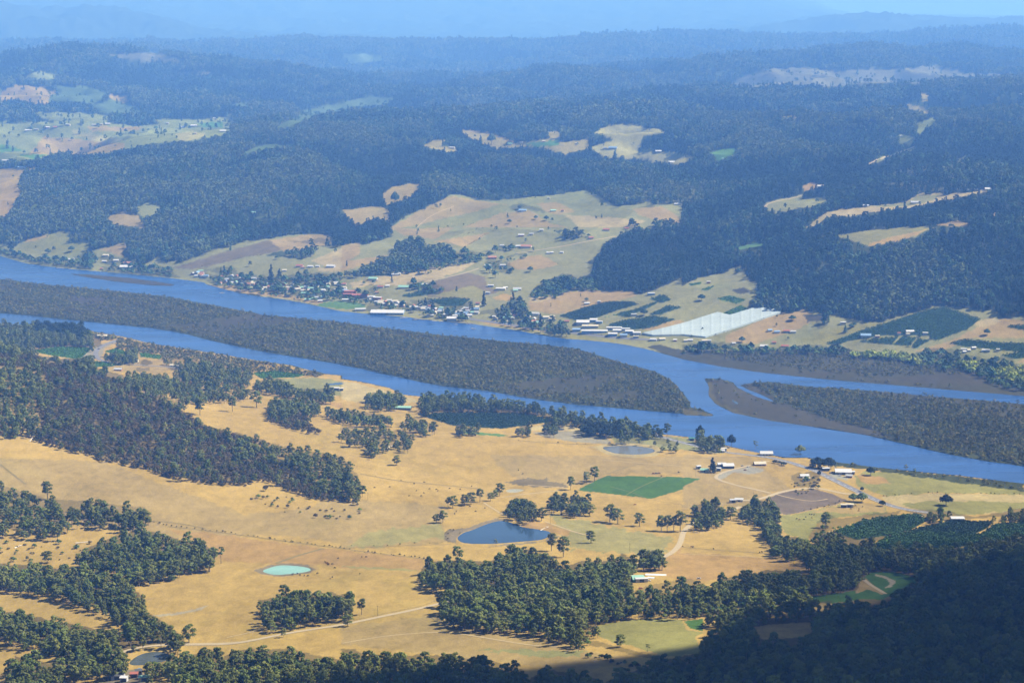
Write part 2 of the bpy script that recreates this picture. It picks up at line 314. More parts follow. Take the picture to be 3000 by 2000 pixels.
openl('C 555,1445 575,1400 650,1375 760,1355 825,1338 830,1370 760,1395 650,1425 600,1455', 'gtan', 1); openl('C 1275,1125 1400,1072 1500,1042 1600,1003 1605,1025 1500,1068 1400,1098 1280,1145', 'gtan', 1); openl('C 1640,930 1590,900 1660,835 1730,800 1735,840 1680,880', 'gtan', 2); openl('A 1700,1440 1950,1430 1960,1500 1720,1500', 'plant', 4); openl('B 1500,870 1560,865 1560,905 1510,910', 'gtan', 2); openl('C 700,1395 900,1360 1000,1380 900,1420 720,1440', 'gtan', 3)
# far side: the farmed slope above the town
openl('B 750,1340 860,1350 1000,1385 1200,1370 1500,1335 1680,1305 1750,1330 1850,1400 1900,1420 2080,1400 2100,1330 2080,1280 2230,1250 2351,1260 2351,1480 2300,1566 E 2000,10 1900,60 1820,100 1780,190 1680,240 1740,260 1730,310 1620,350 1540,310 1400,370 1300,440 1500,440 1600,400 1800,430 1900,440 2000,440 2050,460 2150,430 2300,370 2352,340 F 0,400 100,350 300,310 400,250 410,280 460,360 520,400 500,470 450,520 450,545 600,575 720,590 830,570 1000,600 1200,640 1350,650 1550,600 1750,540 1950,555 2150,570 2200,610 2352,600 2800,600 2800,1090 2352,1110 2000,960 1650,925 1100,835 500,842 0,845 E 2352,840 2200,862 1960,806 1560,767 1200,707 640,642 160,594 0,578 D 2100,522 1500,414 1150,348 900,322 650,298 480,286 200,252 -300,180 -300,60 0,110 90,140 160,100 330,40 480,25 500,60 440,100 620,120 600,170 680,150 870,105 880,140 830,180 900,215 950,250 1000,250 1080,200 1150,240 1300,200 1500,130 1700,90 1850,80 2000,50 2170,40 2290,60 2352,70 E 0,130 130,100 140,120 290,80 350,60 350,0 B 340,1566 440,1490 560,1440 650,1400', 'gtan')
openl('B 280,1340 350,1290 480,1260 560,1265 520,1310 460,1370 330,1400 300,1420', 'gold'); openl('B 0,1440 100,1440 200,1420 330,1440 330,1520 220,1500 100,1560', 'tan')
cov('B 560,1440 750,1350 1000,1390 1150,1410 1000,1440 830,1480 640,1520 E 350,20 B 340,1566', 'tan'); cov('B 860,1480 1100,1400 1160,1430 1000,1500 780,1568 E 600,20 400,40', 'olive'); cov('B 830,1566 1100,1470 1300,1450 1440,1540 1560,1566', 'tan'); cov('B 1340,1400 1480,1390 1620,1460 1480,1480 1400,1450', 'tan'); cov('B 1530,1480 1880,1500 2100,1520 2000,1566 1650,1566', 'pale'); cov('B 2010,1440 2200,1420 2320,1490 2351,1566 2050,1480', 'tan')
cov('E 630,95 1020,35 850,135 760,110', 'tan'); cov('E 850,135 1030,35 1180,50 1250,110 980,160', 'gtan'); cov('E 360,10 780,0 640,80 430,50', 'tan')
cov('E 440,300 650,270 920,240 850,290 600,370 380,400 250,390 80,420 60,380', 'pale'); cov('E 600,380 870,310 1040,350 1000,400 1100,440 900,490 600,480 560,400', 'brown'); cov('E 600,470 900,400 1010,440 940,490', 'olive'); cov('E 1140,250 1260,200 1380,190 1500,250 1360,290 1210,290', 'tan'); cov('E 980,310 1300,290 1600,280 1720,300 1500,340 1300,380 1000,400', 'gtan')
cov('E 1040,480 1130,455 1190,470 1180,500 1070,500', 'gold'); cov('E 1290,500 1500,450 1700,430 2000,440 2040,470 1900,500 1680,545 1500,600 1300,570', 'tan'); cov('E 1290,480 1500,450 1520,470 1320,520', 'pale'); cov('E 2060,700 2300,635 2352,640 2352,680 2150,715', 'tan')
cov('D 1200,275 1500,180 1850,85 2000,120 1900,170 1700,200 1550,240 1330,290', 'brown'); cov('D 1850,85 2170,40 2290,60 2290,110 2050,160 1950,160', 'tan'); cov('D 2150,225 2352,140 E 0,110 130,105 130,150 0,230 D 2352,300 2200,300', 'pale'); cov('D 1650,290 1850,240 2150,230 2250,270 1950,310 1750,320', 'gtan'); cov('D 90,140 330,40 480,25 500,60 620,120 600,170 380,190 130,180', 'olive'); cov('D 160,95 300,45 340,60 200,100','gold'); cov('D 680,150 870,105 880,140 830,180 900,215', 'tan')
cov('E 0,130 130,110 130,180 50,230 300,190 330,200 220,240 0,300', 'tan')
cov('D 1430,400 1650,445 1950,485 2352,560 E 200,575 0,555 D 2200,500 1900,450 1600,400', 'tan'); cov('E 200,590 440,600 900,640 1400,720 1600,740 2000,790 1960,806 1560,767 1200,707 640,642', 'olive'); cov('E 880,625 1400,700 1400,720 1000,665', 'tan')
openl('D 2160,535 2260,510 2352,507 E 100,515 175,535 150,555 60,562 0,560 D 2280,552', 'green', 0, 2)
cov('F 0,640 240,590 300,560 380,530 520,560 660,600 600,640 200,760 0,840', 'gtan'); cov('F 0,500 300,460 500,470 240,540 0,640', 'gtan'); cov('F 300,740 620,600 830,565 930,620 800,700 500,800 300,790', 'tan', 1); cov('F 820,600 1000,600 980,640 860,650', 'mbrown'); cov('F 810,780 930,720 1250,650 1390,660 1200,710 980,800', 'olive'); cov('F 1600,850 1850,780 2000,700 2120,640 2230,620 2352,640 2352,760 2000,760 1750,860', 'tan'); cov('F 1980,660 2130,620 2200,640 2080,690', 'pale'); cov('F 2300,930 2352,900 2800,900 2800,960', 'tan'); cov('F 0,690 60,650 F 0,650', 'tan')
openl('F 1060,60 1200,30 1500,0 1750,0 1600,60 1480,90 1280,130 1230,110', 'olive'); cov('F 1280,110 1460,60 1700,10 1560,70 1480,90 1290,132', 'gold'); openl('F 360,140 500,100 570,120 380,155', 'green')
cov('F 340,430 420,410 470,440 400,460', 'mbrown')
# orchards and vineyards (ground between the rows)
ORCH = [('E 1500,610 1680,550 1850,510 2000,510 2040,530 1900,570 1760,620 1620,640', 'vine'), ('E 1840,670 1950,640 2150,610 2300,635 2130,690 2060,700 1880,695', 'dgreen'), ('E 2130,490 2220,465 2270,500 2200,520', 'dgreen'), ('E 2120,600 2250,540 2340,550 2200,600', 'dgreen'), ('E 600,500 750,485 890,495 830,540 700,540', 'dgreen'), ('E 410,470 620,430 700,430 640,455 480,480', 'dgreen'),
 ('F 990,800 1200,720 1400,660 1640,580 1800,545 2050,630 1960,700 1800,760 1740,780 1700,740 1400,740 1150,780 1050,810', 'dgreen'), ('F 1200,785 1490,750 1440,805', 'dgreen'), ('F 1450,805 1510,750 1610,760 1560,815', 'dgreen'), ('F 1580,820 1620,765 1700,780 1600,835', 'dgreen'), ('F 2220,680 2352,670 2600,690 2352,705', 'dgreen'), ('F 1840,800 1950,770 2150,790 2350,800 2700,830 2352,860 2150,840 1950,820', 'dgreen'), ('F 2200,880 2352,850 2600,850 2300,905', 'dgreen'),
 ('F 240,490 320,470 440,500 370,525', 'green'), ('F 280,590 400,535 450,560 330,610', 'green'), ('F 40,390 130,375 120,390 60,400', 'green'), ('F 120,430 220,400 180,430', 'green'), ('E 1900,600 2040,560 2200,500 2160,530 1960,620', 'dgreen'), ('E 1780,625 1960,590 1990,570 1850,610', 'green'),
 ('I 1040,530 1250,450 1450,420 1600,410 1700,440 1560,520 1430,550 1200,580', 'dgreen'), ('I 1560,520 1850,450 2130,460 2100,500 2000,545 1760,540', 'vine'), ('I 1260,660 1400,570 1560,530 1760,540 2050,550 2150,480 2351,460 2700,460 2700,560 2351,560 2100,600 1850,640 1500,640', 'dgreen'),
 ('D 210,850 400,822 640,828 600,860 550,908 350,880', 'green'), ('D 720,855 800,832 890,865 850,880', 'green'), ('D 960,865 1120,880 1100,905 970,890', 'green'), ('D 650,922 750,932 860,945 650,962', 'green'), ('D 1740,1000 1900,990 2110,1015 2050,1030 1800,1040', 'green'), ('E 530,1290 700,1276 1000,1276 1300,1290 1480,1325 1420,1340 1100,1385 900,1370 760,1360', 'vine')]
wood('C 1400,1190 1560,1140 2000,1090 2000,1300 1640,1330 1400,1330', .55, 1, 6); wood('C 1050,1180 1400,1240 1300,1300 1000,1280', .7, 1, 6); wood('C 1850,620 2351,610 2351,720 2150,780 1950,760', .5, 1, 6); wood('B 2080,1240 2351,1240 C 100,1280 100,1400 B 2351,1420 2080,1400', .45, 1, 6); wood('B 1080,1080 1480,1080 1300,1160 1100,1140', .5, 1, 6); wood('D 900,60 1300,130 1500,60 1200,20', .6, 1, 6); wood('A 1400,1340 2000,1330 2000,1480 1680,1500 1400,1400', .6, 1, 6)
for s_, c_ in (('C 1400,1190 1560,1140 2000,1090 2000,1300 1640,1330 1400,1330', 'gtan'), ('B 2080,1240 2351,1240 C 100,1280 100,1400 B 2351,1420 2080,1400', 'gtan'), ('C 1850,620 2351,610 2351,720 2150,780 1950,760', 'plant'), ('A 1400,1340 2000,1330 2000,1480 1680,1500 1400,1400', 'plant')): cov(s_, c_, 5)
# far side: woods among the paddocks
wood('E 0,300 100,290 220,230 330,170 400,90 550,70 600,110 700,120 850,140 830,240 700,250 560,300 400,325 200,330 100,350 0,340', 1, 1); wood('E 830,150 960,170 960,200 850,232 700,255 600,290 560,300', .9, 5); wood('E 1470,20 1600,0 1700,0 1660,80 1560,90', 1, 1)
wood('E 1300,445 1400,370 1540,310 1620,350 1730,320 1760,420 1600,400 1500,440 1350,470', 1, 5); wood('D 1800,185 2050,140 2150,120 2280,130 2200,170 2080,220', 1, 1); wood('D 1950,100 2352,60 2352,140 2200,130 2290,110', .9, 1)
wood('D 0,130 90,160 250,200 400,190 470,220 600,170 660,180 650,290 470,285 330,268 90,222 0,196 -200,160', .7, 5); wood('D 940,250 1190,270 1200,310 1240,350 950,326 700,302 700,260', .55, 5); wood('D 1430,290 1600,260 1650,310 1500,320', .5, 1); wood('D 2000,380 1780,370 1800,330 2000,330 2050,310 2352,310 2352,370 2200,400', .6, 5); wood('D 1400,120 1850,85 1700,100 1500,150 1250,240 1200,240', .7, 1)
wood('B 1160,1430 1200,1405 1280,1410 1420,1460 1400,1475 1300,1440 1180,1455', .8, 1); wood('B 1960,1530 2000,1500 2060,1540 2060,1566 1980,1566', 1, 1); wood('B 2130,1566 2160,1510 2240,1500 2351,1540 C 60,1566', 1, 1); wood('E 1000,230 1160,250 1190,285 1000,290', .35, 5); wood('E 960,165 1060,140 1200,110 1200,130 980,180', .8, 5); wood('E 1100,215 1270,180 1260,170 1110,200', .8, 5)
wood('E 150,560 190,530 300,545 210,570', .4, 1); wood('E 470,500 620,490 640,540 520,540', .4, 1); wood('E 180,430 240,390 280,400 240,450', .8, 1); wood('E 440,380 560,370 680,400 720,420 560,430 480,420', .5, 5); wood('E 650,540 900,500 930,600 700,590', .45, 1); wood('E 930,460 960,445 1030,450 1030,468', 1, 1); wood('E 930,600 980,560 1080,560 1180,480 1240,480 1280,560 1280,620 1180,660 1100,640 1040,600', .85, 1); wood('E 1180,640 1260,580 1370,600 1380,700 1240,680', .5, 5); wood('E 1390,680 1440,650 1540,640 1570,700 1560,760 1440,750 1390,720', 1.0, 1)
wood('F 0,800 200,790 420,800 620,830 700,835 500,840 0,838', .8, 5); wood('F 700,830 860,800 1100,820 1130,850 700,838', .8, 5); wood('F 1130,840 1600,860 1620,915 1450,885 1200,862', .95, 6); wood('F 1600,860 1720,830 1850,835 1900,870 2100,900 2250,880 2300,940 2352,960 2700,1000 2700,1100 2352,1110 2200,1060 2050,990 1900,950 1650,925', .9, 1); wood('F 1930,920 2000,910 2050,960 1950,960', 1, 6); wood('F 2100,960 2352,950 2600,1000 2352,1040 2150,1010', .8, 6); wood('F 580,735 620,730 620,755', 1, 1); wood('F 920,700 930,640 990,600 1010,610 990,690', .8, 1); wood('F 2130,590 2230,580 2352,570 2352,620 2200,615', .7, 1)
wood('D 650,200 760,190 880,220 900,250 740,250', .3, 1); wood('E 240,350 160,360 150,380 270,370', .5, 5); wood('F 1480,720 1500,730 1490,745', .5, 1); wood('F 1200,730 1320,740 1350,755 1190,765', .4, 5)
for s_ in ('D 1440,330 1600,310 1780,335 1800,372 2200,400 2352,420 2352,480 2150,480 1900,450 1640,410 1480,395', 'E 180,495 330,500 500,525 700,555 860,585 940,640 800,625 640,600 480,560 250,545', 'E 1040,590 1200,580 1350,600 1480,640 1360,665 1060,645', 'E 0,400 60,430 180,430 200,500 100,500 0,480', 'F 2000,200 2001,200 2000,201'): wood(s_, .34, 5, 3)
openl('D 2160,535 2260,510 2352,507 E 100,515 175,535 150,555 60,562 0,560 D 2280,552', 'green', 0, 2)
# --- marsh on the right-hand far bank and the islands
openl('F -170,805 0,845 500,842 1100,835 1650,925 2000,960 2352,1110 2900,1150 2900,1230 2352,1162 1650,1102 1300,1072 750,1022 480,992 250,957 0,907 -150,858 -250,820', 'marsh', 0); wood('F 300,850 1100,840 1600,930 2000,985 1900,1000 1300,1020 600,950 300,900', .35, 4); cov('F 1300,1050 1900,1000 2080,1000 2060,1080 1700,1080', 'mbrown', 3); cov('F 700,1000 960,995 1150,975 1200,990 950,1020','mbrown',3)
wood('F 250,950 480,985 750,1015 1300,1065 1900,1120 1900,1105 1300,1050 700,1000 480,970', .5, 4)
wood('F 1130,838 1600,862 1620,915 1450,888 1200,864', .95, 6); wood('F 1600,862 1720,835 1850,838 1900,872 2100,902 2250,885 2300,940 2352,965 2700,1000 2700,1110 2352,1120 2200,1070 2050,1000 1900,960 1650,928', .85, 5); wood('F 1930,922 2000,912 2050,962 1950,965', 1, 6); wood('F 2100,962 2352,952 2600,1000 2352,1050 2150,1015', .9, 6); wood('F 500,830 900,812 1130,838 1130,850 700,842', .7, 5)
paint(COL, '', PAL['mgreen'], 0, ISL1); paint([FD, FT], '', (.62, 4), 0, ISL1); paint(COL, '', PAL['mgreen'], 0, ISL2); paint([FD, FT], '', (.8, 4), 0, ISL2); paint(COL, '', PAL['mbrown'], 0, BAR); paint([FD, FT], '', (0., 0), 0, BAR)
def thin(s, d, c): cov(s, c, 3); paint([FD, FT], s, (d, 4), 3)
thin('D 430,480 560,465 760,480 720,520 560,530', .08, 'mbrown'); thin('D 850,560 1000,560 960,590 860,580', .1, 'mbrown'); thin('D -300,400 0,385 180,390 170,410 0,420', .15, 'marsh'); thin('D 100,560 800,610 1000,570 1400,580 1300,540 900,500 400,540', .45, 'marsh')
thin('D 1180,690 1300,670 1800,603 2100,625 1900,680 1600,700 1500,760 1300,720', .16, 'marsh'); thin('D 1480,655 1800,605 1750,640 1560,672', .03, 'mbrown'); thin('D 1500,760 1700,790 2100,880 2352,925 2352,900 1900,800 1600,730', .35, 'marsh'); thin('D 1080,690 1750,588 1800,600 1480,650 1180,695', 0, 'marsh'); wood('D 1000,650 1300,640 1700,575 1740,590 1600,600 1300,650 1080,688', .95, 4)
thin('E 0,690 200,700 600,745 800,770 700,780 300,730 0,720', .35, 'marsh'); wood('E 1100,800 1400,815 1600,840 1800,900 2000,960 2150,995 2250,1050 2300,1110 2352,1170 2340,1260 2000,1240 2050,1000 1500,1020 900,1060 600,900 1000,880', 1, 4); wood('E 100,900 900,880 1500,1000 1200,1060 1000,1100 500,1040 100,950', .95, 4)
thin('E 1190,1066 1500,1036 1990,995 2010,1010 1830,1060 1790,1110 1700,1140 1500,1150 1300,1110', .05, 'marsh'); thin('E 1200,1070 1500,1040 1990,997 1990,1003 1500,1050 1220,1080', 0, 'mbrown'); thin('E 1000,1090 1200,1070 1420,1130 1420,1190 1250,1160', .35, 'marsh'); thin('E 1650,1130 1950,1120 2100,1110 2080,1170 1800,1190', .15, 'marsh'); wood('E 1900,1050 2100,1010 2200,1060 2300,1150 2340,1270 2000,1245 1900,1210 2080,1160 2060,1100 1800,1120 1790,1080', .95, 4); thin('F 0,1240 50,1240 200,1286 190,1296 0,1286', 0, 'reed')
thin('F 165,1040 340,1065 380,1102 600,1198 640,1200 700,1210 900,1280 1100,1340 1300,1380 1470,1465 1200,1415 900,1370 600,1330 350,1275 230,1210 185,1160', .02, 'mbrown'); thin('F 165,1040 200,1060 215,1160 260,1210 400,1280 650,1335 950,1375 1250,1425 1200,1415 900,1372 600,1332 350,1277 230,1212 185,1162', 0, 'reed'); thin('F 1250,1125 1500,1140 2352,1215 2352,1270 1900,1220 1500,1180 1300,1150', .3, 'marsh'); thin('F 1400,1180 2352,1270 2352,1340 1900,1250 1600,1220', .5, 'marsh'); thin('F 415,1086 480,1070 560,1120 650,1190 620,1195', .1, 'mbrown')
# --- near side
cov('N -400,1330 300,1350 700,1500 900,1560 500,1580 0,1500 -400,1480', 'tan', 4); cov('H 0,650 560,715 550,790 350,790 0,770 G 2351,760 1750,740 1550,730 1150,500 1500,540 2000,610', 'orange', 3)
cov('G 1000,880 1900,850 2351,880 H 500,930 650,1020 0,1150 G 1900,1230 1350,1280 1050,1090', 'gold', 3); cov('H 0,300 700,350 720,600 200,640 0,640 G 2351,600 1500,500 1100,440 2000,380', 'tan', 4); cov('H 180,530 680,480 720,560 300,620 60,630', 'gt2', 5); cov('H 0,755 400,780 530,790 400,795 100,775', 'gt2', 2)
cov('H 620,1100 1600,1280 1700,1350 2050,1400 1700,1480 1200,1430 0,1300 0,1180', 'tan', 3); cov('H 900,1330 1700,1340 1650,1380 1300,1380', 'gtan', 5); cov('I 0,680 400,690 700,720 950,790 700,790 450,820 250,850 0,870 H 2200,820 2050,790 2250,700 2351,640', 'orange', 3); cov('I 0,0 460,10 760,240 600,260 400,350 0,360', 'tan', 3)
cov('H 1000,0 2351,10 2351,130 1830,130 1700,200 1500,210 1280,210', 'tan', 4); cov('H 1130,190 1280,150 1540,190 1560,215 1250,215', 'brown', 4); cov('H 1430,400 2000,520 2300,560 2200,700 1600,650 1500,520', 'gt2', 6); cov('H 720,520 760,500 800,560 780,600 720,590', 'brown', 3); cov('H 1230,490 1300,450 1420,470 1580,520 1560,560 1450,530 1300,500', 'orange', 2)
openl('H 1740,1180 1850,1150 2000,1130 2200,1120 2351,1130 I 30,1200 150,1220 80,1250 140,1360 0,1370 H 2351,1390 2200,1370 2000,1310 1880,1290 1770,1240', 'olive', 1)
cov('I 660,420 900,380 1080,340 1200,320 1400,350 1410,400 1050,430 930,470 870,560 860,610 800,560 700,540', 'olive', 2); cov('I 900,390 1050,350 1200,325 1380,340 1400,390 1100,400', 'tan', 3); cov('I 1280,110 1500,120 2000,200 2500,260 2351,270 1700,255 1400,290 1200,210 1170,150', 'olive', 3); cov('I 1200,130 1400,160 1440,190 1250,200', 'orange', 3); cov('I 1350,290 1700,262 2500,272 2500,350 2300,370 2200,400 1850,400 1600,370 1450,340', 'pale', 2); cov('I 1500,330 1800,310 2400,330 2300,380 1900,410 1600,370', 'olive', 3); cov('I 860,0 1100,50 1600,110 2352,195 2352,250 1700,160 1300,100 900,60', 'mgreen', 2)
cov('H 1630,240 1700,200 1830,140 2351,150 I 120,160 0,215 H 2351,235 2130,300 1960,275 1800,260', 'emer', 0)
cov('I 590,300 650,265 760,240 930,240 1040,265 1140,310 1040,340 900,370 720,410 660,400 620,330', 'soil', 1); cov('I 230,150 300,110 480,75 560,100 500,130 350,115 260,165', 'yard', 1); cov('I 1030,130 1180,150 1120,170 1000,150', 'yard', 2)
cov('E 1310,1410 1450,1398 1650,1400 1800,1430 1860,1470 1840,1490 1600,1475 1400,1440', 'grey', 0); cov('E 770,1405 900,1400 1150,1430 1100,1445 850,1415', 'green', 1); cov('E 1450,1330 1650,1380 1640,1400 1450,1390 1300,1400 1310,1370', 'pale', 2); cov('E 1800,1410 2352,1440 F 300,1555 0,1530 E 1900,1490', 'gtan', 3); cov('E 0,1060 160,1080 440,1160 550,1200 300,1230 0,1180', 'pale', 2)
cov('D 1310,1180 1700,1160 2352,1280 E 0,1310 500,1400 1150,1440 1700,1490 1600,1566 0,1566 D 2100,1540 1300,1310', 'gold', 2); cov('D 1960,1040 2150,1030 2352,1060 2352,1160 2000,1150 1780,1100', 'gtan', 2); cov('D 700,920 1100,910 1300,960 1100,1000 700,985', 'tan', 2); cov('D 2100,1190 2352,1210 2352,1240 2150,1200', 'orange', 2); cov('D 550,905 620,840 700,800 800,770 810,785 720,830 690,900', 'grey', 1)
cov('H 700,560 790,510 860,500 1080,430 1130,450 840,530 790,570 800,610', 'mud', 1); cov('H 1450,545 1500,560 1450,590 1150,625 1000,625 1200,605 1400,590', 'mud', 1)
cov('G 1060,1100 1200,1085 1330,1060 1440,1030 1380,1065 1230,1095 1100,1112', 'path', 0); cov('G 1750,790 1850,755 1980,742 2120,752 2175,785 2130,812 2000,828 1900,836 1800,818', 'mud', 1); cov('N 1735,1308 1790,1299 1870,1298 1925,1306 1940,1320 1925,1334 1860,1340 1780,1332', 'pale', 0); cov('G 700,1500 880,1470 1000,1500 1000,1566 740,1600', 'mud', 2)
# near woods
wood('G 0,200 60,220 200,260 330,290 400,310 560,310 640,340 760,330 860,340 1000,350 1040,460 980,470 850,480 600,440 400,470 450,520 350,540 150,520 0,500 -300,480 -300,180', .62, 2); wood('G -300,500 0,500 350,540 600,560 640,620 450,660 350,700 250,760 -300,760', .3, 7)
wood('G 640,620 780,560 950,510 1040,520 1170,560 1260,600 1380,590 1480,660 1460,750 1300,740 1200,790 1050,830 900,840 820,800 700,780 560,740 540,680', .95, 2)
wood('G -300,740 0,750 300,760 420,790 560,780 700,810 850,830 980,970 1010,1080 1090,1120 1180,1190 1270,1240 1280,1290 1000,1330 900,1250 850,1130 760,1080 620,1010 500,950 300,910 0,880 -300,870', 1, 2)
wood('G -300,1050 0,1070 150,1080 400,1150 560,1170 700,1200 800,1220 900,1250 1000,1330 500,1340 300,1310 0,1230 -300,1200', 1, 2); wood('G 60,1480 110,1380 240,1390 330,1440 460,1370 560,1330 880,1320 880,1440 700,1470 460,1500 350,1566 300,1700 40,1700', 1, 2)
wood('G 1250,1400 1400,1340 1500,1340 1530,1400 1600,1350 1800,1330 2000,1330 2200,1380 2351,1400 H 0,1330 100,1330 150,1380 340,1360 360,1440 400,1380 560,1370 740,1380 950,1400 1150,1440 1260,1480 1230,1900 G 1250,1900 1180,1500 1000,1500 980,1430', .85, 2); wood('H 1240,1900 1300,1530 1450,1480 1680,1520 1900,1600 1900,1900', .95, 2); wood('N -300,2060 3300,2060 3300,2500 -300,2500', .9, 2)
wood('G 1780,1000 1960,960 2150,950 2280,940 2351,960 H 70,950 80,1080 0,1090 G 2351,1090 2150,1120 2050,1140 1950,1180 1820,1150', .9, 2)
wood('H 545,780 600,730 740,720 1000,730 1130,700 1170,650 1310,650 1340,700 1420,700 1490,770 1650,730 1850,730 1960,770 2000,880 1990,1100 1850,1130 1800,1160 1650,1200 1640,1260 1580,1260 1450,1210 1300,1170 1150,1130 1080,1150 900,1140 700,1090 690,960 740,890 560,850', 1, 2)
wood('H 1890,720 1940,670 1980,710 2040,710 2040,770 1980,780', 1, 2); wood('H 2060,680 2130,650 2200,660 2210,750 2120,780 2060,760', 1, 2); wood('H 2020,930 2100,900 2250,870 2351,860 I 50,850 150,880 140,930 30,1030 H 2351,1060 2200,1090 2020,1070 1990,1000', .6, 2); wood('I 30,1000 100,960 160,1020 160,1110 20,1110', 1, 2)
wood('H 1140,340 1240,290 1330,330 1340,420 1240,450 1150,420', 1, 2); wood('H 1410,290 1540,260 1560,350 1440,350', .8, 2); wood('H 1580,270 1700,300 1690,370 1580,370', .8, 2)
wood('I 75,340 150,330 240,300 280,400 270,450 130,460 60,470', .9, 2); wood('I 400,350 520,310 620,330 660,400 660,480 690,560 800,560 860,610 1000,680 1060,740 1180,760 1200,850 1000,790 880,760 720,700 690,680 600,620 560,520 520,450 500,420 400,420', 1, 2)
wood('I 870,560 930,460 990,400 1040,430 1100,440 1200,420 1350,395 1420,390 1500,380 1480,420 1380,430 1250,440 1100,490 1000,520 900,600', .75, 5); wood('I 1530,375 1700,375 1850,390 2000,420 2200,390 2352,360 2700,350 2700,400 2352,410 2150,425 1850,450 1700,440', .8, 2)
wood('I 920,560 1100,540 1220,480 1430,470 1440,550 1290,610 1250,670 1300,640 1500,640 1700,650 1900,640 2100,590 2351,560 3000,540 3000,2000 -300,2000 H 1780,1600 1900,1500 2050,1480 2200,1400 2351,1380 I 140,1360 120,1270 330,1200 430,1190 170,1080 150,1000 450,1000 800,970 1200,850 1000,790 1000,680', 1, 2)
wood('I 190,900 250,850 450,820 600,790 780,800 1000,800 1200,850 1230,940 1050,960 800,970 500,990 250,1010 140,1000', 1, 2)
openl('I 150,1030 500,1000 800,985 1000,960 1200,930 1220,850 1300,805 1450,800 1640,850 1600,880 1480,940 1380,990 1250,990 1000,1020 880,1000 700,1010 400,1030 170,1085 0,1095 0,1060', 'emer', 1); openl('I 440,1190 600,1160 800,1145 940,1155 860,1250 720,1260 560,1270', 'gold', 1); openl('I 10,1140 140,1125 140,1210 50,1190', 'emer', 0)
cov('I 1210,850 1260,840 1320,900 1400,950 1380,960 1280,920 1190,950 1200,900', 'tan', 1); cov('I 1330,815 1420,840 1470,870 1440,905 1390,915 1430,880 1400,850 1320,825', 'path', 0)
wood('I 170,1085 400,1035 800,1000 1030,1000 1000,1140 800,1148 430,1190 330,1200', .9, 2)
wood('H 1640,1250 1750,1280 1900,1310 2050,1350 2180,1390 2170,1410 2000,1370 1850,1335 1700,1300', 1, 5); wood('H 1640,1180 1700,1100 1800,1120 1740,1160 1700,1250 1650,1250', .8, 5); wood('H 2050,1090 2200,1085 2351,1090 2351,1115 2200,1112 2050,1110', .8, 5)
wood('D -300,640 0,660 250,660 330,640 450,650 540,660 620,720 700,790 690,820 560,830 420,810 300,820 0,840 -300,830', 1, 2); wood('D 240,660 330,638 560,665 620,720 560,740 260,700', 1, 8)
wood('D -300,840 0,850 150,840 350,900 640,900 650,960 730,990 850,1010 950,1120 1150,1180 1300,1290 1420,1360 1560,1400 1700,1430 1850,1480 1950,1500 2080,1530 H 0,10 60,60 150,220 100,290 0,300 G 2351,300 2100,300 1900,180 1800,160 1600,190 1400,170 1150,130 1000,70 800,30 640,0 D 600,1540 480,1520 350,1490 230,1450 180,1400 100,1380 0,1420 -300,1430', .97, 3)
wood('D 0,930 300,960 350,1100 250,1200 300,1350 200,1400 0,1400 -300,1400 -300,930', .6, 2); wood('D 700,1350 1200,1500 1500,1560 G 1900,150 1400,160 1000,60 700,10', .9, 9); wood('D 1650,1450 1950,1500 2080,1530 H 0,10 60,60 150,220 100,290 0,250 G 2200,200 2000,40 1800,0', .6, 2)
wood('G 1700,250 1900,200 2100,260 2351,300 H 100,300 200,360 50,380 0,380 G 2100,370 1850,300', .3, 7)
wood('D 850,1010 1100,1000 1280,1060 1500,1060 1700,1080 1720,1150 1500,1170 1300,1190 1250,1260 1150,1180 950,1110', .42, 2); wood('D 620,720 800,740 860,770 990,740 1020,790 1300,840 1600,890 1800,930 2000,960 2240,1000 2200,1020 1900,1000 1750,1010 1700,1060 1400,1020 1300,950 1100,900 1110,870 950,860 900,840 800,830 790,790 700,790', .85, 4); wood('D 1100,900 1300,900 1740,1000 1700,1060 1500,1060 1280,1040 1150,960', .6, 2)
wood('D 690,890 850,850 930,840 960,930 870,900 750,925', 1, 2); wood('D 1000,900 1060,930 1000,950 960,930', 1, 2); wood('D 580,910 650,910 640,970 560,970', 1, 2); wood('D 930,960 1020,960 1030,990 940,990', .6, 5); wood('D 1750,1070 1900,1030 2020,1080 2020,1130 1900,1120 1760,1090', .85, 2); wood('D 2040,1110 2280,1110 2290,1175 2060,1160', .85, 2)
wood('D 1860,1190 2000,1170 2200,1200 2200,1260 2050,1260 1990,1300 1900,1290 1850,1250', .9, 2); wood('D 1850,1310 2050,1260 2100,1300 2200,1400 2160,1410 2000,1370', .75, 3); wood('D 2200,1240 2352,1260 E 50,1250 350,1300 340,1340 100,1330 0,1310 D 2352,1310', .8, 2); wood('E 0,1370 250,1370 350,1400 480,1400 490,1510 300,1500 200,1540 100,1480 0,1450', .45, 2)
wood('E 160,1150 250,1130 420,1150 450,1190 330,1220 170,1220', .9, 2); wood('E 550,1210 560,1130 700,1140 1000,1160 1250,1190 1400,1240 1700,1290 1680,1330 1500,1330 1300,1290 1000,1272 700,1272 560,1262', .95, 2); wood('E 1640,1390 1680,1300 1750,1270 1850,1300 1960,1310 2090,1310 2130,1380 2250,1390 2340,1420 2120,1410 1900,1400', 1, 2); wood('E 1650,1350 1900,1340 1900,1400 1660,1395', 1, 8)
wood('E 780,1340 900,1310 1020,1330 1020,1380 900,1392 790,1390', .9, 2); wood('E 1380,1370 1400,1345 1480,1340 1480,1392', .9, 2); wood('E 1190,1400 1240,1350 1310,1370 1300,1400', .9, 2); wood('E 370,1350 500,1300 650,1370 640,1400 380,1360', .5, 2); wood('E 1890,1440 2080,1430 2080,1490 1890,1485', .55, 2); wood('E 2160,1450 2330,1440 2330,1500 2160,1490', .5, 2)
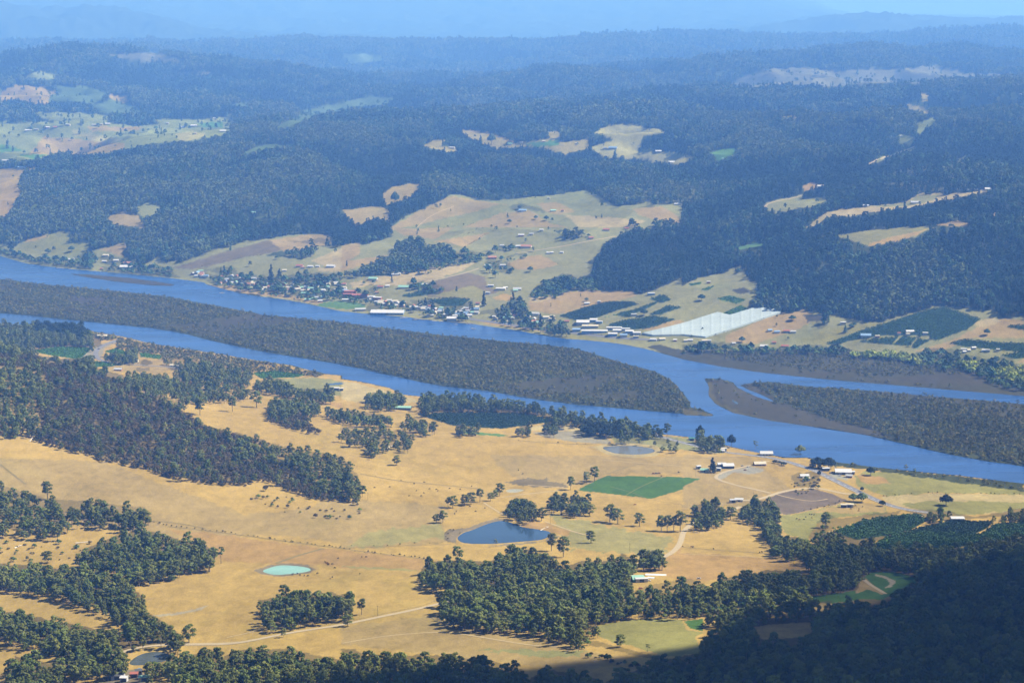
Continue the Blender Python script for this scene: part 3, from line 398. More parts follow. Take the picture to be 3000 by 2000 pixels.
wood('F 80,1440 120,1370 260,1400 280,1490 150,1510', 1, 2); wood('I 860,60 900,20 1100,40 1050,80 900,90', .2, 4); wood('I 750,140 880,110 960,120 940,190 860,215 760,205', .45, 5); wood('I 1040,60 1330,85 2352,195 2352,230 1600,140 1200,95', .14, 4)
for s_ in ('D 215,855 400,826 635,832 595,860 550,905 355,880', 'D 725,858 800,835 885,862 850,878', 'D 965,868 1115,882 1100,902 975,890', 'D 655,925 750,935 850,945 650,960', 'D 1745,1003 1900,993 2100,1016 2050,1028 1800,1038', 'D 640,790 810,770 800,800 700,840 680,905 640,905', 'D 700,965 900,950 1080,910 1100,950 1290,965 1100,990 800,1000', 'D 1970,1040 2150,1032 2340,1055 2340,1080 2100,1075', 'E 540,1292 700,1278 1000,1278 1300,1292 1470,1325 1420,1338 1250,1350 1050,1330 900,1310 780,1335'): clear(s_)
for s_ in ('I 250,1020 500,1003 800,988 1000,963 1200,933 1220,853 1300,808 1450,803 1640,853 1600,880 1480,940 1380,990 1250,990 1000,1015 880,1000 700,1005 400,1025', 'I 450,1190 600,1162 800,1147 930,1157 860,1240 720,1250 560,1260', 'I 15,1142 135,1128 138,1200 50,1188', 'H 1760,1185 1850,1155 2000,1135 2200,1125 2340,1135 I 30,1205 130,1225 70,1250 120,1350 0,1360 H 2340,1380 2200,1360 2000,1300 1880,1280 1790,1240', 'I 670,430 900,390 1200,340 1400,360 1400,385 1100,410 960,400 900,470 850,560 800,550 710,535', 'H 2010,800 2240,800 2340,820 2340,850 2100,880 2010,900', 'I 10,660 500,680 700,725 940,790 700,785 450,810 250,840 0,860', 'I 1050,530 1250,455 1450,425 1590,415 1690,440 1560,515 1430,545 1200,575', 'I 1570,515 1850,455 2120,462 2090,500 2000,540 1760,535'): clear(s_)
for s, c in ORCH: cov(s, c, 0); paint([FD, FT], s, (0., 0), 0)
rg = fbm(MXX / 34. + MYY / 40., MYY / 13., 4, 97); farw = (FT == 1) & (FD > .9) & (MYY < 480); thinp = farw & (rg > .20); FD[thinp] = .45
for m, v in zip(COL, PAL['plant']): m[thinp] = v * .8
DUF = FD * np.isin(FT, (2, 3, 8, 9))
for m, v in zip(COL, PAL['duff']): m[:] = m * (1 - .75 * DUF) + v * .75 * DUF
PAL2 = 1
D4 = (FT == 5) | ((FT == 1) & (FD < 1))
for m, v in zip(COL, PAL['floor']): m[D4] = m[D4] * .5 + v * .5

# ------------------------------------------------------------------ materials
def mat(name, rough=1, spec=0):
    m = bpy.data.materials.new(name); m.use_nodes = True; b = m.node_tree.nodes['Principled BSDF']
    b.inputs['Roughness'].default_value = rough; b.inputs['Specular IOR Level'].default_value = spec; return m, m.node_tree, b
def N(t, k, **kw):
    n = t.nodes.new(k)
    for a, v in kw.items(): setattr(n, a, v)
    return n
def mathn(t, op, a, b=None, c=None):
    n = t.nodes.new('ShaderNodeMath'); n.operation = op
    for i, v in enumerate((a, b, c)):
        if v is None: continue
        if hasattr(v, 'node'): t.links.new(v, n.inputs[i])
        else: n.inputs[i].default_value = v
    return n.outputs[0]
def noise(t, vec, scale, det=3, rough=.55):
    n = t.nodes.new('ShaderNodeTexNoise'); n.inputs['Scale'].default_value = scale; n.inputs['Detail'].default_value = det; n.inputs['Roughness'].default_value = rough
    t.links.new(vec, n.inputs['Vector']); return n.outputs['Fac']
def scaled(t, col, f):
    n = t.nodes.new('ShaderNodeVectorMath'); n.operation = 'SCALE'
    if hasattr(col, 'node'): t.links.new(col, n.inputs[0])
    else: n.inputs[0].default_value = col
    if hasattr(f, 'node'): t.links.new(f, n.inputs['Scale'])
    else: n.inputs['Scale'].default_value = f
    return n.outputs[0]
def land_material():
    m, t, b = mat('land'); a = N(t, 'ShaderNodeAttribute', attribute_name='cover'); g = N(t, 'ShaderNodeNewGeometry').outputs['Position']
    mp = N(t, 'ShaderNodeMapping'); mp.inputs['Scale'].default_value = (1, .55, 1); t.links.new(g, mp.inputs[0]); g2 = mp.outputs[0]
    n1 = noise(t, g2, .009, 6, .68); n2 = noise(t, g2, .07, 5, .72); n3 = noise(t, g, .45, 3, .7)
    f = mathn(t, 'ADD', mathn(t, 'MULTIPLY', n1, 1.0), mathn(t, 'MULTIPLY', n2, .95)); f = mathn(t, 'ADD', f, mathn(t, 'MULTIPLY', n3, .55)); f = mathn(t, 'ADD', f, -.27)
    c = scaled(t, a.outputs['Color'], f)
    # green flushes in damp hollows
    mx = N(t, 'ShaderNodeMix', data_type='RGBA'); r = N(t, 'ShaderNodeMapRange'); r.inputs[1].default_value = .55; r.inputs[2].default_value = .75; r.inputs[3].default_value = 0; r.inputs[4].default_value = .35
    t.links.new(noise(t, g2, .006, 6, .7), r.inputs[0]); t.links.new(r.outputs[0], mx.inputs[0]); t.links.new(c, mx.inputs[6])
    gg = N(t, 'ShaderNodeMix', data_type='RGBA', blend_type='MULTIPLY'); gg.inputs[0].default_value = 1; t.links.new(c, gg.inputs[6]); gg.inputs[7].default_value = (.62, .82, .6, 1); t.links.new(gg.outputs[2], mx.inputs[7])
    t.links.new(mx.outputs[2], b.inputs['Base Color'])
    bp = N(t, 'ShaderNodeBump'); bp.inputs['Strength'].default_value = .5; bp.inputs['Distance'].default_value = 2.0; t.links.new(n2, bp.inputs['Height']); t.links.new(bp.outputs[0], b.inputs['Normal'])
    return m
M_land = land_material()
def surf(name, rgb, rough=.9, spec=.2, var=.25, scale=.3):
    m, t, b = mat(name, rough, spec); g = N(t, 'ShaderNodeNewGeometry').outputs['Position']
    f = mathn(t, 'ADD', mathn(t, 'MULTIPLY', noise(t, g, scale, 4), var * 2), 1 - var); t.links.new(scaled(t, rgb, f), b.inputs['Base Color']); return m
def foliage(name, rgb, alt, var=.55, rough=.9):
    m, t, b = mat(name, rough, .15); oi = N(t, 'ShaderNodeObjectInfo'); g = N(t, 'ShaderNodeNewGeometry').outputs['Position']
    rgb = [rgb[0] * .62, rgb[1] * .56, rgb[2] * .4]; alt = [alt[0] * .62, alt[1] * .56, alt[2] * .4]
    a = N(t, 'ShaderNodeMix', data_type='RGBA'); a.inputs[6].default_value = (*rgb, 1); a.inputs[7].default_value = (*alt, 1); t.links.new(oi.outputs['Random'], a.inputs[0])
    f = mathn(t, 'ADD', mathn(t, 'MULTIPLY', noise(t, g, .45, 3), var * 1.2), mathn(t, 'MULTIPLY', noise(t, g, .006, 5, .7), var * 2.6)); f = mathn(t, 'ADD', f, 1 - var * 1.9)
    r2 = mathn(t, 'FRACT', mathn(t, 'MULTIPLY', oi.outputs['Random'], 17.3)); f = mathn(t, 'MULTIPLY', f, mathn(t, 'ADD', mathn(t, 'MULTIPLY', r2, .6), .7))
    t.links.new(scaled(t, a.outputs[2], f), b.inputs['Base Color']); return m
M = dict(
 euc=foliage('eucalypt_leaves', (.13, .20, .06), (.215, .25, .08)), far=foliage('forest_leaves', (.05, .14, .095), (.11, .18, .105)), gully=foliage('gully_shade_leaves', (.022, .06, .042), (.04, .085, .05)), spurlight=foliage('spur_light_leaves', (.12, .20, .115), (.18, .23, .125)), scrub=foliage('scrub_leaves', (.14, .105, .065), (.105, .12, .055)), isl=foliage('marsh_scrub_leaves', (.13, .17, .065), (.24, .23, .10)),  # gully and spur leaf colours carry the slopes' shade and light
 willow=foliage('willow_leaves', (.20, .29, .08), (.11, .20, .07)), bright=foliage('bright_willow_leaves', (.42, .50, .10), (.28, .40, .08)), conif=foliage('conifer_needles', (.022, .042, .022), (.035, .055, .026)), orch=foliage('orchard_leaves', (.045, .12, .035), (.07, .16, .045)), vine=foliage('vine_leaves', (.035, .085, .04), (.045, .10, .045)), grn=foliage('crop_leaves', (.09, .26, .05), (.12, .30, .06)), dry=foliage('dry_bush', (.16, .14, .07), (.11, .11, .05)),
 bark=surf('bark', (.20, .17, .13), 1, 0, .4, 1.5), deadw=surf('dead_wood', (.62, .57, .50), 1, 0, .2, 2), asph=surf('asphalt', (.13, .13, .14), .95, .1, .12, .05), grav=surf('gravel', (.30, .245, .155), 1, 0, .2, .2), line=surf('road_paint', (.75, .75, .70), .8, .1, .1), 
 white=surf('white_metal_sheet', (.42, .42, .42), .5, .3, .1), cream=surf('cream_board', (.42, .38, .29), .8, .2, .1), grey=surf('grey_board', (.32, .33, .34), .8, .2, .15), red=surf('red_iron', (.26, .09, .065), .6, .3, .15), greenm=surf('green_iron', (.20, .36, .28), .6, .3, .1), dgrn=surf('dark_green_steel', (.05, .16, .11), .6, .3, .1), blue=surf('blue_iron', (.16, .25, .38), .6, .3, .1), brick=surf('brick', (.30, .15, .10), .9, .1, .2), dark=surf('dark_iron', (.06, .065, .07), .7, .3, .2), glass=surf('window_glass', (.03, .04, .05), .15, .6, .1), net=surf('net', (.27, .32, .33), .9, .1, .22, .03), hide=surf('black_hide', (.025, .02, .018), .9, .1, .2), hideb=surf('brown_hide', (.16, .07, .035), .9, .1, .2), post=surf('weathered_timber', (.22, .19, .16), 1, 0, .2), rock=surf('pale_plastic', (.55, .55, .55), .6, .3, .08))
def water(name, rgb, rough, spec, bump=.25, sc_=.12):
    m, t, b = mat(name, rough, spec); g = N(t, 'ShaderNodeNewGeometry').outputs['Position']
    mp = N(t, 'ShaderNodeMapping'); mp.inputs['Scale'].default_value = (.35, 1.3, 1); t.links.new(g, mp.inputs[0])
    f = mathn(t, 'ADD', mathn(t, 'MULTIPLY', noise(t, mp.outputs[0], .010, 6, .7), 2.2), -.15); t.links.new(scaled(t, rgb, f), b.inputs['Base Color'])
    rr = mathn(t, 'ADD', mathn(t, 'MULTIPLY', noise(t, mp.outputs[0], .006, 4), .3), rough - .15); t.links.new(rr, b.inputs['Roughness'])
    bp = N(t, 'ShaderNodeBump'); bp.inputs['Strength'].default_value = bump; bp.inputs['Distance'].default_value = .6; t.links.new(noise(t, g, sc_, 3), bp.inputs['Height']); t.links.new(bp.outputs[0], b.inputs['Normal']); return m
M['river'] = water('river_water', (.014, .052, .165), .26, .5); M['deep'] = water('dam_water', (.02, .042, .075), .17, .5, .03); M['turq'] = water('turquoise_water', (.14, .25, .215), .45, .25, .05); M['brownw'] = water('brown_water', (.10, .10, .085), .25, .4, .05); M['pale'] = water('pale_water', (.30, .29, .21), .5, .2, .03); M['murk'] = water('murky_water', (.06, .07, .06), .3, .3, .05)

# ------------------------------------------------------------------ mesh helpers
def tag(o, label=None, cat=None, group=None, kind=None):
    for k, v in (('label', label), ('category', cat), ('group', group), ('kind', kind)):
        if v: o[k] = v
    return o
def link(name, me, mats=(), parent=None, loc=None, rz=0):
    o = bpy.data.objects.new(name, me); C.objects.link(o)
    if me is not None and not me.materials:
        for m in mats: me.materials.append(m)
    if parent is not None: o.parent = parent
    if loc is not None: o.location = loc
    if rz: o.rotation_euler = (0, 0, rz)
    return o
def mesh(name, v, f, mi=None):
    me = bpy.data.meshes.new(name); me.from_pydata([tuple(a) for a in v], [], [tuple(a) for a in f])
    if mi is not None: me.polygons.foreach_set('material_index', np.array(mi, np.int32))
    me.update(); return me
class MB:
    def __init__(s): s.v = []; s.f = []; s.mi = []; s.cur = 0
    def add(s, v, f):
        o = len(s.v); s.v += [tuple(map(float, a)) for a in v]; s.f += [tuple(i + o for i in q) for q in f]; s.mi += [s.cur] * len(f)
    def box(s, x0, x1, y0, y1, z0, z1):
        s.add([(x0, y0, z0), (x1, y0, z0), (x1, y1, z0), (x0, y1, z0), (x0, y0, z1), (x1, y0, z1), (x1, y1, z1), (x0, y1, z1)], [(0, 3, 2, 1), (4, 5, 6, 7), (0, 1, 5, 4), (1, 2, 6, 5), (2, 3, 7, 6), (3, 0, 4, 7)])
    def tube(s, pts, rad, n=5):
        pts = [np.array(p, float) for p in pts]; V = []; F = []
        for i, p in enumerate(pts):
            d = pts[min(i + 1, len(pts) - 1)] - pts[max(i - 1, 0)]; d /= np.linalg.norm(d) + 1e-9
            a = np.cross(d, (0, 0, 1) if abs(d[2]) < .9 else (1, 0, 0)); a /= np.linalg.norm(a); b = np.cross(d, a)
            for k in range(n): q = 2 * math.pi * k / n; V.append(p + rad[i] * (math.cos(q) * a + math.sin(q) * b))
        for i in range(len(pts) - 1):
            for k in range(n): F.append((i * n + k, i * n + (k + 1) % n, (i + 1) * n + (k + 1) % n, (i + 1) * n + k))
        F.append(tuple(range(n))[::-1]); F.append(tuple((len(pts) - 1) * n + k for k in range(n))); s.add(V, F)
    def me(s, name): return mesh(name, s.v, s.f, s.mi)

def grid_object(name, keep, label=None, kind='structure'):
    """the quads of the land grid marked in keep, as one mesh"""
    used = np.zeros((NY, NU), bool); used[:-1, :-1] |= keep; used[1:, :-1] |= keep; used[:-1, 1:] |= keep; used[1:, 1:] |= keep
    idx = np.full((NY, NU), -1, np.int64); n = used.sum(); idx[used] = np.arange(n)
    co = np.stack([XG[used], YG[used], ZG[used]], 1).astype(np.float32)
    jj, ii = np.nonzero(keep); q = np.stack([idx[jj, ii], idx[jj, ii + 1], idx[jj + 1, ii + 1], idx[jj + 1, ii]], 1).astype(np.int32)
    me = bpy.data.meshes.new(name); me.vertices.add(int(n)); me.vertices.foreach_set('co', co.ravel())
    me.loops.add(q.size); me.loops.foreach_set('vertex_index', q.ravel()); me.polygons.add(len(q)); me.polygons.foreach_set('loop_start', np.arange(0, q.size, 4, dtype=np.int32))
    me.polygons.foreach_set('use_smooth', np.ones(len(q), bool)); me.update(calc_edges=True)
    a = me.attributes.new('cover', 'FLOAT_COLOR', 'POINT'); c = np.ones((int(n), 4), np.float32)
    px, py = PXG[used], PYG[used]
    for k in range(3): c[:, k] = look(COL[k], px, py) * .5
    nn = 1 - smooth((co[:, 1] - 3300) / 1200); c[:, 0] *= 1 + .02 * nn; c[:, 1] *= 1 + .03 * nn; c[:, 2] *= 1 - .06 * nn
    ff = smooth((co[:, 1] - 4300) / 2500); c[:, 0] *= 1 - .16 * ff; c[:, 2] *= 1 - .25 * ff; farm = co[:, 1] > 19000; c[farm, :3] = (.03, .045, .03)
    a.data.foreach_set('color', c.ravel()); o = link(name, me, [M_land]); tag(o, label, None, None, kind); return o
qz = np.maximum.reduce([ZG[:-1, :-1], ZG[1:, :-1], ZG[:-1, 1:], ZG[1:, 1:]]); yc = YG[:-1, :-1]
keep = qz > -.9; isl = ISLAND[:-1, :-1] & (yc > nb[:, :-1] - 400) & (yc < fb[:, :-1] + 300)
nearm = keep & ~isl & (yc < (nb[:, :-1] + fb[:, :-1]) / 2)
grid_object('ground', nearm, 'golden summer paddocks and tracks on the near side of the river'); grid_object('hills', keep & ~isl & ~nearm & (yc < 19000), 'forested hills and farmed slope beyond the river'); grid_object('far_hills', keep & (yc >= 19000), 'pale blue mountain slopes fading in the haze')
pxc, pyc = PXG[:-1, :-1], PYG[:-1, :-1]
right = pxc > 2040 + (pyc - 1150) * .3; right |= (pxc > 2045) & (pyc < 1215); bar = (pyc < 845) & (pyc < 700 + 140 + .0 * pxc) & inside(XG[:-1, :-1], YG[:-1, :-1], on_plane(P('D 400,290 1300,370 1260,425 900,410 400,345'), 0))
grid_object('island', keep & isl & bar, 'narrow bare reed bar in the far channel'); grid_object('island', keep & isl & right & ~bar, 'flat marshy island with a pale reed tip, right of the channel fork'); grid_object('island', keep & isl & ~right & ~bar, 'long low island covered in scrub between the two channels')
# water
def flat(name, pl, z, m, label=None):
    from mathutils.geometry import tessellate_polygon
    from mathutils import Vector
    tri = tessellate_polygon([[Vector((a[0], a[1], 0)) for a in pl]]); me = mesh(name, [(a[0], a[1], z) for a in pl], tri)
    for p in me.polygons:
        if p.normal.z < 0: p.flip()
    return tag(link(name, me, [m]), label, None, None, 'structure')
rv = [(-4500, 3000), (-4500, 9000), (-1500, 6200), (1500, 4300), (2400, 3600), (2400, 2200), (900, 2500), (-200, 3200), (-1500, 3800)]
flat('river', [(-3500, 3300), (-400, 3350), (900, 2450), (2200, 2100), (2600, 3400), (1500, 4300), (-3500, 7200)], 0, M['river'], 'wide blue river in two channels round the low islands')
for nm, wp, zp, k in pond_geo:
    c = wp.mean(0); pl = c + (wp - c) * (1 + 3.0 / np.maximum(np.hypot(*(wp - c).T), 4))[:, None]
    flat(nm, pl, zp + .1, M[k], {'deep': 'dark blue still water', 'turq': 'milky turquoise water of the paddock dam', 'brownw': 'brown water of the dam ringed by pale gravel', 'pale': 'pale dried-up pond', 'murk': 'murky shaded dam water'}[k])

# ------------------------------------------------------------------ roads
def road(name, s, wid, m, label, off=.28, raw=None, centre=None):
    pl = chaikin(P(s), 3, False); g = ground(pl)
    # keep points evenly spaced and the heights those of the land under them
    g = dense(g[:, :2], 6, False); k = np.ones(7) / 7
    for a in (0, 1):
        p = np.pad(g[:, a], 3, mode='edge'); g[:, a] = np.convolve(p, k, 'valid')
    t = np.gradient(g, axis=0); t /= np.hypot(*t.T)[:, None] + 1e-9; nrm = np.stack([-t[:, 1], t[:, 0]], 1)
    V = []; F = []
    lanes = (-1, -.33, .33, 1)
    for i in range(len(g)):
        for q in lanes:
            x, y = g[i] + nrm[i] * q * wid / 2; V.append((x, y, float(hgt(x, y)) + off))
    for i in range(len(g) - 1):
        for q in range(3): F.append((i * 4 + q + 1, i * 4 + q, (i + 1) * 4 + q, (i + 1) * 4 + q + 1))
    o = link(name, mesh(name, V, F), [m]); tag(o, label, None, None, 'structure')
    return g
R1 = road('gravel_road', 'G 760,1385 900,1335 1050,1308 1300,1300 1550,1300 1700,1285 1900,1240 2100,1205 2351,1170 H 250,1115 450,1075 650,1030 900,960 1300,880 1800,800 2050,745 2200,715 2300,660 2340,600 2351,540 I 20,510 60,470 130,440 300,400 400,352', 7, M['grav'], 'pale gravel road winding across the golden paddocks')
HW = road('highway', 'I 1700,395 1500,370 1330,310 1190,240 1000,150 930,110 850,85 730,45 600,15 470,0 F 330,1552 200,1530 60,1495 E 2290,1465 2130,1418', 12, M['asph'], 'grey sealed highway running down beside the near bank')
road('gravel_road', 'I 400,312 540,305 640,262 760,235 930,222 1040,250 1140,270 1215,266', 7, M['grav'], 'dirt road curving round the brown field', .32); road('gravel_road', 'I 610,262 500,235 380,210 260,175 212,150 270,120 350,95 460,72 600,40', 5, M['grav'], 'farm track from the farmyard to the dirt road', .30)
road('highway', 'D 850,770 800,775 740,800 670,835 655,870 668,905 750,930 860,942 1100,955 1300,972', 9, M['asph'], 'grey bend of the highway at the left above the green crop'); road('highway', 'E 780,615 1000,645 1200,675 1380,705 1600,725 1900,762 2200,775', 9, M['asph'], 'grey riverside road on the far bank')
road('gravel_road', 'C 565,1430 580,1405 650,1385 760,1365 820,1348', 7, M['grav'], 'pale gravel road bending on the far hillside'); road('gravel_road', 'C 1280,1130 1400,1080 1500,1050 1600,1010', 7, M['grav'], 'pale forest road cut across the far hillside'); road('gravel_road', 'E 1200,175 1400,150 1600,115 1900,58', 4, M['grav'], 'pale lane along the slope above the town'); road('gravel_road', 'E 560,380 700,350 870,310 950,280', 4, M['grav'], 'thin pale track between the golden and brown slopes')
road('gravel_road', 'I 1240,850 1290,890 1350,925 1400,955', 4, M['grav'], 'short pale track crossing the shaded green field')
def painted(line, wid, off, name, label, step=2):
    g = line; t = np.gradient(g, axis=0); t /= np.hypot(*t.T)[:, None] + 1e-9; n = np.stack([-t[:, 1], t[:, 0]], 1); V = []; F = []
    for i in range(0, len(g) - 1, step):
        b = len(V)
        for k in (i, i + 1):
            for q in (-1, 1): x, y = g[k] + n[k] * (off + q * wid / 2); V.append((x, y, float(hgt(x, y)) + .36))
        F.append((b, b + 1, b + 3, b + 2)[::-1])
    tag(link(name, mesh(name, V, F), [M['line']]), label, None, None, 'structure')
painted(HW, .35, 0, 'road_marking', 'dashed white centre line of the highway', 2); painted(HW, .3, 4.4, 'road_marking', 'white edge line of the highway', 1)

M['track'] = surf('worn_earth', (.30, .235, .13), 1, 0, .3, .1); M['crop_track'] = surf('crop_wheel_track', (.10, .125, .045), 1, 0, .3, .1); M['track2'] = surf('dark_worn_grass', (.155, .125, .06), 1, 0, .3, .1)
for k, (s_, wd, mt, lab) in enumerate([('G 1040,452 1200,462 1300,480 1420,505', 3, 'track2', 'dark double wheel track at the end of the left woods'), ('G 1150,490 1400,514 1700,554 2000,597 2351,640 H 250,677 450,697 610,720', 2.2, 'track2', 'dark worn line along the fence across the golden paddocks'), ('G 1900,745 2050,690 2230,640', 5, 'track2', 'faint brown stock track leading to the turquoise pond'), ('H 120,125 400,180 700,205 950,230', 2.5, 'track2', 'thin cattle track across the upper paddock'), ('H 0,640 200,632 420,622 760,612', 2, 'track2', 'thin worn line left of the big dam'), ('H 980,325 1050,370 1130,415', 3, 'track', 'short stock track running to the dam'), ('H 1400,455 1500,490 1640,540 1760,560', 3, 'track', 'pale track curving away from the dam'), ('H 1280,205 1450,215 1620,235 1300,262 1100,290', 3, 'track', 'pale loop track under the emerald field'), ('H 1830,130 1950,85 2060,60', 2, 'track2', 'thin line running up from the emerald field corner'), ('H 1780,30 2000,50 2351,75', 2, 'track', 'faint track behind the emerald field'), ('H 1960,276 2060,215 2220,150', 2.2, 'crop_track', 'narrow path across the emerald field'), ('H 1850,215 1990,250 2100,295', 1.8, 'crop_track', 'second narrow path across the emerald field'), ('H 0,1295 300,1240 700,1210 900,1240 1300,1310 1500,1320', 3, 'track', 'faint wheel track in the lower paddock'), ('H 600,1090 700,1180 1000,1230', 2.5, 'track2', 'faint curved track below the plantation'), ('I 0,632 250,655 500,668 700,690', 2.2, 'track2', 'thin worn line across the right paddock'), ('I 0,680 300,690 700,715', 2.2, 'track', 'pale wheel line across the right paddock'), ('I 640,268 760,300 900,320 1000,300', 2.5, 'track', 'pale track across the brown field'), ('G 1560,1255 1700,1225 1850,1190 2000,1185', 2, 'track', 'thin track above the gravel road'), ('G 0,60 100,140 180,200', 3, 'track2', 'brown cattle track down the left slope'), ('E 1240,1468 1500,1490 1740,1492', 2.5, 'track2', 'dark line below the ploughed field'), ('E 650,20 760,40 900,110', 2, 'track2', 'track on the upper tan slope'), ('B 520,1566 620,1480 780,1420', 3, 'track', 'pale track over the upper tan slope')]):
    road('track', s_, wd, M[mt], lab, .2)
def fence(s_, lab):
    g = dense(ground(chaikin(P(s_), 1, False))[:, :2], 5, False); z = hgt(g[:, 0], g[:, 1]); o = link('fence', None, loc=(float(g[0, 0]), float(g[0, 1]), float(z[0]))); tag(o, lab, 'fence'); a, b = MB(), MB(); q = [(x - g[0, 0], y - g[0, 1], zz_ - z[0]) for (x, y), zz_ in zip(g, z)]
    for p in q: a.box(p[0] - .09, p[0] + .09, p[1] - .09, p[1] + .09, p[2] - .4, p[2] + 1.25)
    for h in (.55, 1.0): b.tube([(p[0], p[1], p[2] + h) for p in q], [.045] * len(q), 3)
    tag(link('posts', a.me('posts'), [M['post']], o), None, None, None, 'stuff'); link('wire', b.me('wire'), [M['post']], o)
for s_, lab in [('H 1630,236 1830,132 2351,142 I 125,152', 'post and wire fence along the back of the emerald field'), ('H 760,900 650,1022 250,1102 0,1158', 'fence on the upper side of the gravel road'), ('H 1640,300 1960,283 2130,308 2351,345', 'fence under the emerald field'), ('I 0,432 300,455 500,425', 'fence along the road trees'), ('I 660,412 900,378 1060,345 1160,318', 'fence below the brown field'), ('G 0,895 300,925 500,960', 'fence below the left windbreak'), ('I 0,20 200,20 460,14', 'fence behind the cypress farm'), ('I 250,140 500,90 700,60', 'fence along the farmyard'), ('I 1420,300 1640,268 2100,276', 'fence at the foot of the river flat')]: fence(s_, lab)

# ------------------------------------------------------------------ trees
def crown(mb, blobs, nleaf, size, seed, up=.25):
    r = np.random.RandomState(seed)
    for (cx, cyy, cz, rx, rz_) in blobs:
        for _ in range(nleaf):
            d = r.normal(size=3); d /= np.linalg.norm(d)
            if d[2] < -.35: d[2] *= -.6
            rr = .65 + .42 * r.rand(); p = np.array([cx + d[0] * rx * rr, cyy + d[1] * rx * rr, cz + d[2] * rz_ * rr])
            n = d + r.normal(size=3) * .38 + (0, 0, up); n /= np.linalg.norm(n); a = np.cross(n, r.normal(size=3)); a /= np.linalg.norm(a); b = np.cross(n, a)
            s = size * (.6 + .8 * r.rand()); s2 = s * (.5 + .5 * r.rand())
            mb.add([p - a * s - b * s2 * .6, p + a * s * .2 - b * s2, p + a * s + b * s2 * .3, p - a * s * .1 + b * s2], [(0, 1, 2, 3)])
def euc_blobs(seed, H=20, spread=6.5, n=9, low=.45):
    r = np.random.RandomState(seed); B = []
    for k in range(n):
        z = H * (low + (0.93 - low) * (k + .5) / n); t = (z / H - low) / (1 - low); R = spread * math.sin(math.pi * min(1, .28 + .62 * t)) * (.5 + .5 * r.rand()); q = k * 2.4 + r.rand() * 1.2
        B.append((R * math.cos(q), R * math.sin(q), z, spread * (.34 + .2 * r.rand()), H * .08 * (1 + .6 * r.rand())))
    B.append((0, 0, H * .9, spread * .45, H * .09)); return B
def trunk(mb, blobs, H, r0, n=6, limbs=5):
    top = np.array([0, 0, H * .8]); mb.tube([(0, 0, -1.5), (r0 * .3, 0, H * .3), (-r0 * .2, r0 * .4, H * .55), top], [r0 * 1.25, r0 * .85, r0 * .6, r0 * .2], n)
    for b in blobs[:limbs]:
        e = np.array(b[:3]); s = np.array([0, 0, max(H * .25, e[2] - H * .22)]); mb.tube([s, (s + e) / 2 + (0, 0, .5), e], [r0 * .42, r0 * .28, r0 * .1], 4)
def two(name, H, blobs, nleaf, size, seed, r0=.38, n=6, limbs=5):
    t = MB(); trunk(t, blobs, H, r0, n, limbs); c = MB(); crown(c, blobs, nleaf, size, seed); return t.me(name + '_trunk'), c.me(name + '_crown')
def one(name, H, blobs, nleaf, size, seed, r0=.38, leafm='far', limbs=2):
    t = MB(); trunk(t, blobs, H, r0, 3, limbs); t.cur = 1; crown(t, blobs, nleaf, size, seed); me = t.me(name); me.materials.append(M['bark']); me.materials.append(M[leafm]); return me
NEAR = []
for k in range(6):
    H = [20, 23, 18, 21, 16, 24][k]; bl = euc_blobs(100 + k, H, [5.5, 5.0, 6.2, 4.6, 5.8, 6.0][k], [12, 13, 11, 11, 11, 14][k], [.28, .34, .25, .42, .22, .30][k]); NEAR.append((H, two('eucalypt', H, bl, 110, .58, k)))
def cone_blobs(H, R, n=7): return [(0.15 * R * math.cos(k * 2), .15 * R * math.sin(k * 2), H * (.12 + .80 * k / (n - 1)), R * (1.02 - .88 * k / (n - 1)), H * .09) for k in range(n)]
def round_blobs(H, R, seed=0):
    r = np.random.RandomState(seed); return [(R * .5 * math.cos(q), R * .5 * math.sin(q), H * (.42 + .2 * r.rand()), R * .55, H * .28) for q in (0, 1.3, 2.5, 3.8, 5)] + [(0, 0, H * .72, R * .55, H * .26)]
CON = (20, two('conifer', 20, cone_blobs(20, 6), 110, .9, 50, .4, 6, 0)); POP = (22, two('poplar', 22, cone_blobs(22, 3.0), 90, .8, 51, .4, 6, 0)); RND = (11, two('round_tree', 11, round_blobs(11, 7), 150, .9, 52, .4, 6, 5)); BUSH = (5, two('bush', 5, round_blobs(5, 3.2, 3), 45, .55, 53, .15, 4, 3)); THIN = (14, two('thin_tree', 14, euc_blobs(77, 14, 3.2, 5, .5), 30, .6, 54, .22, 5, 5))

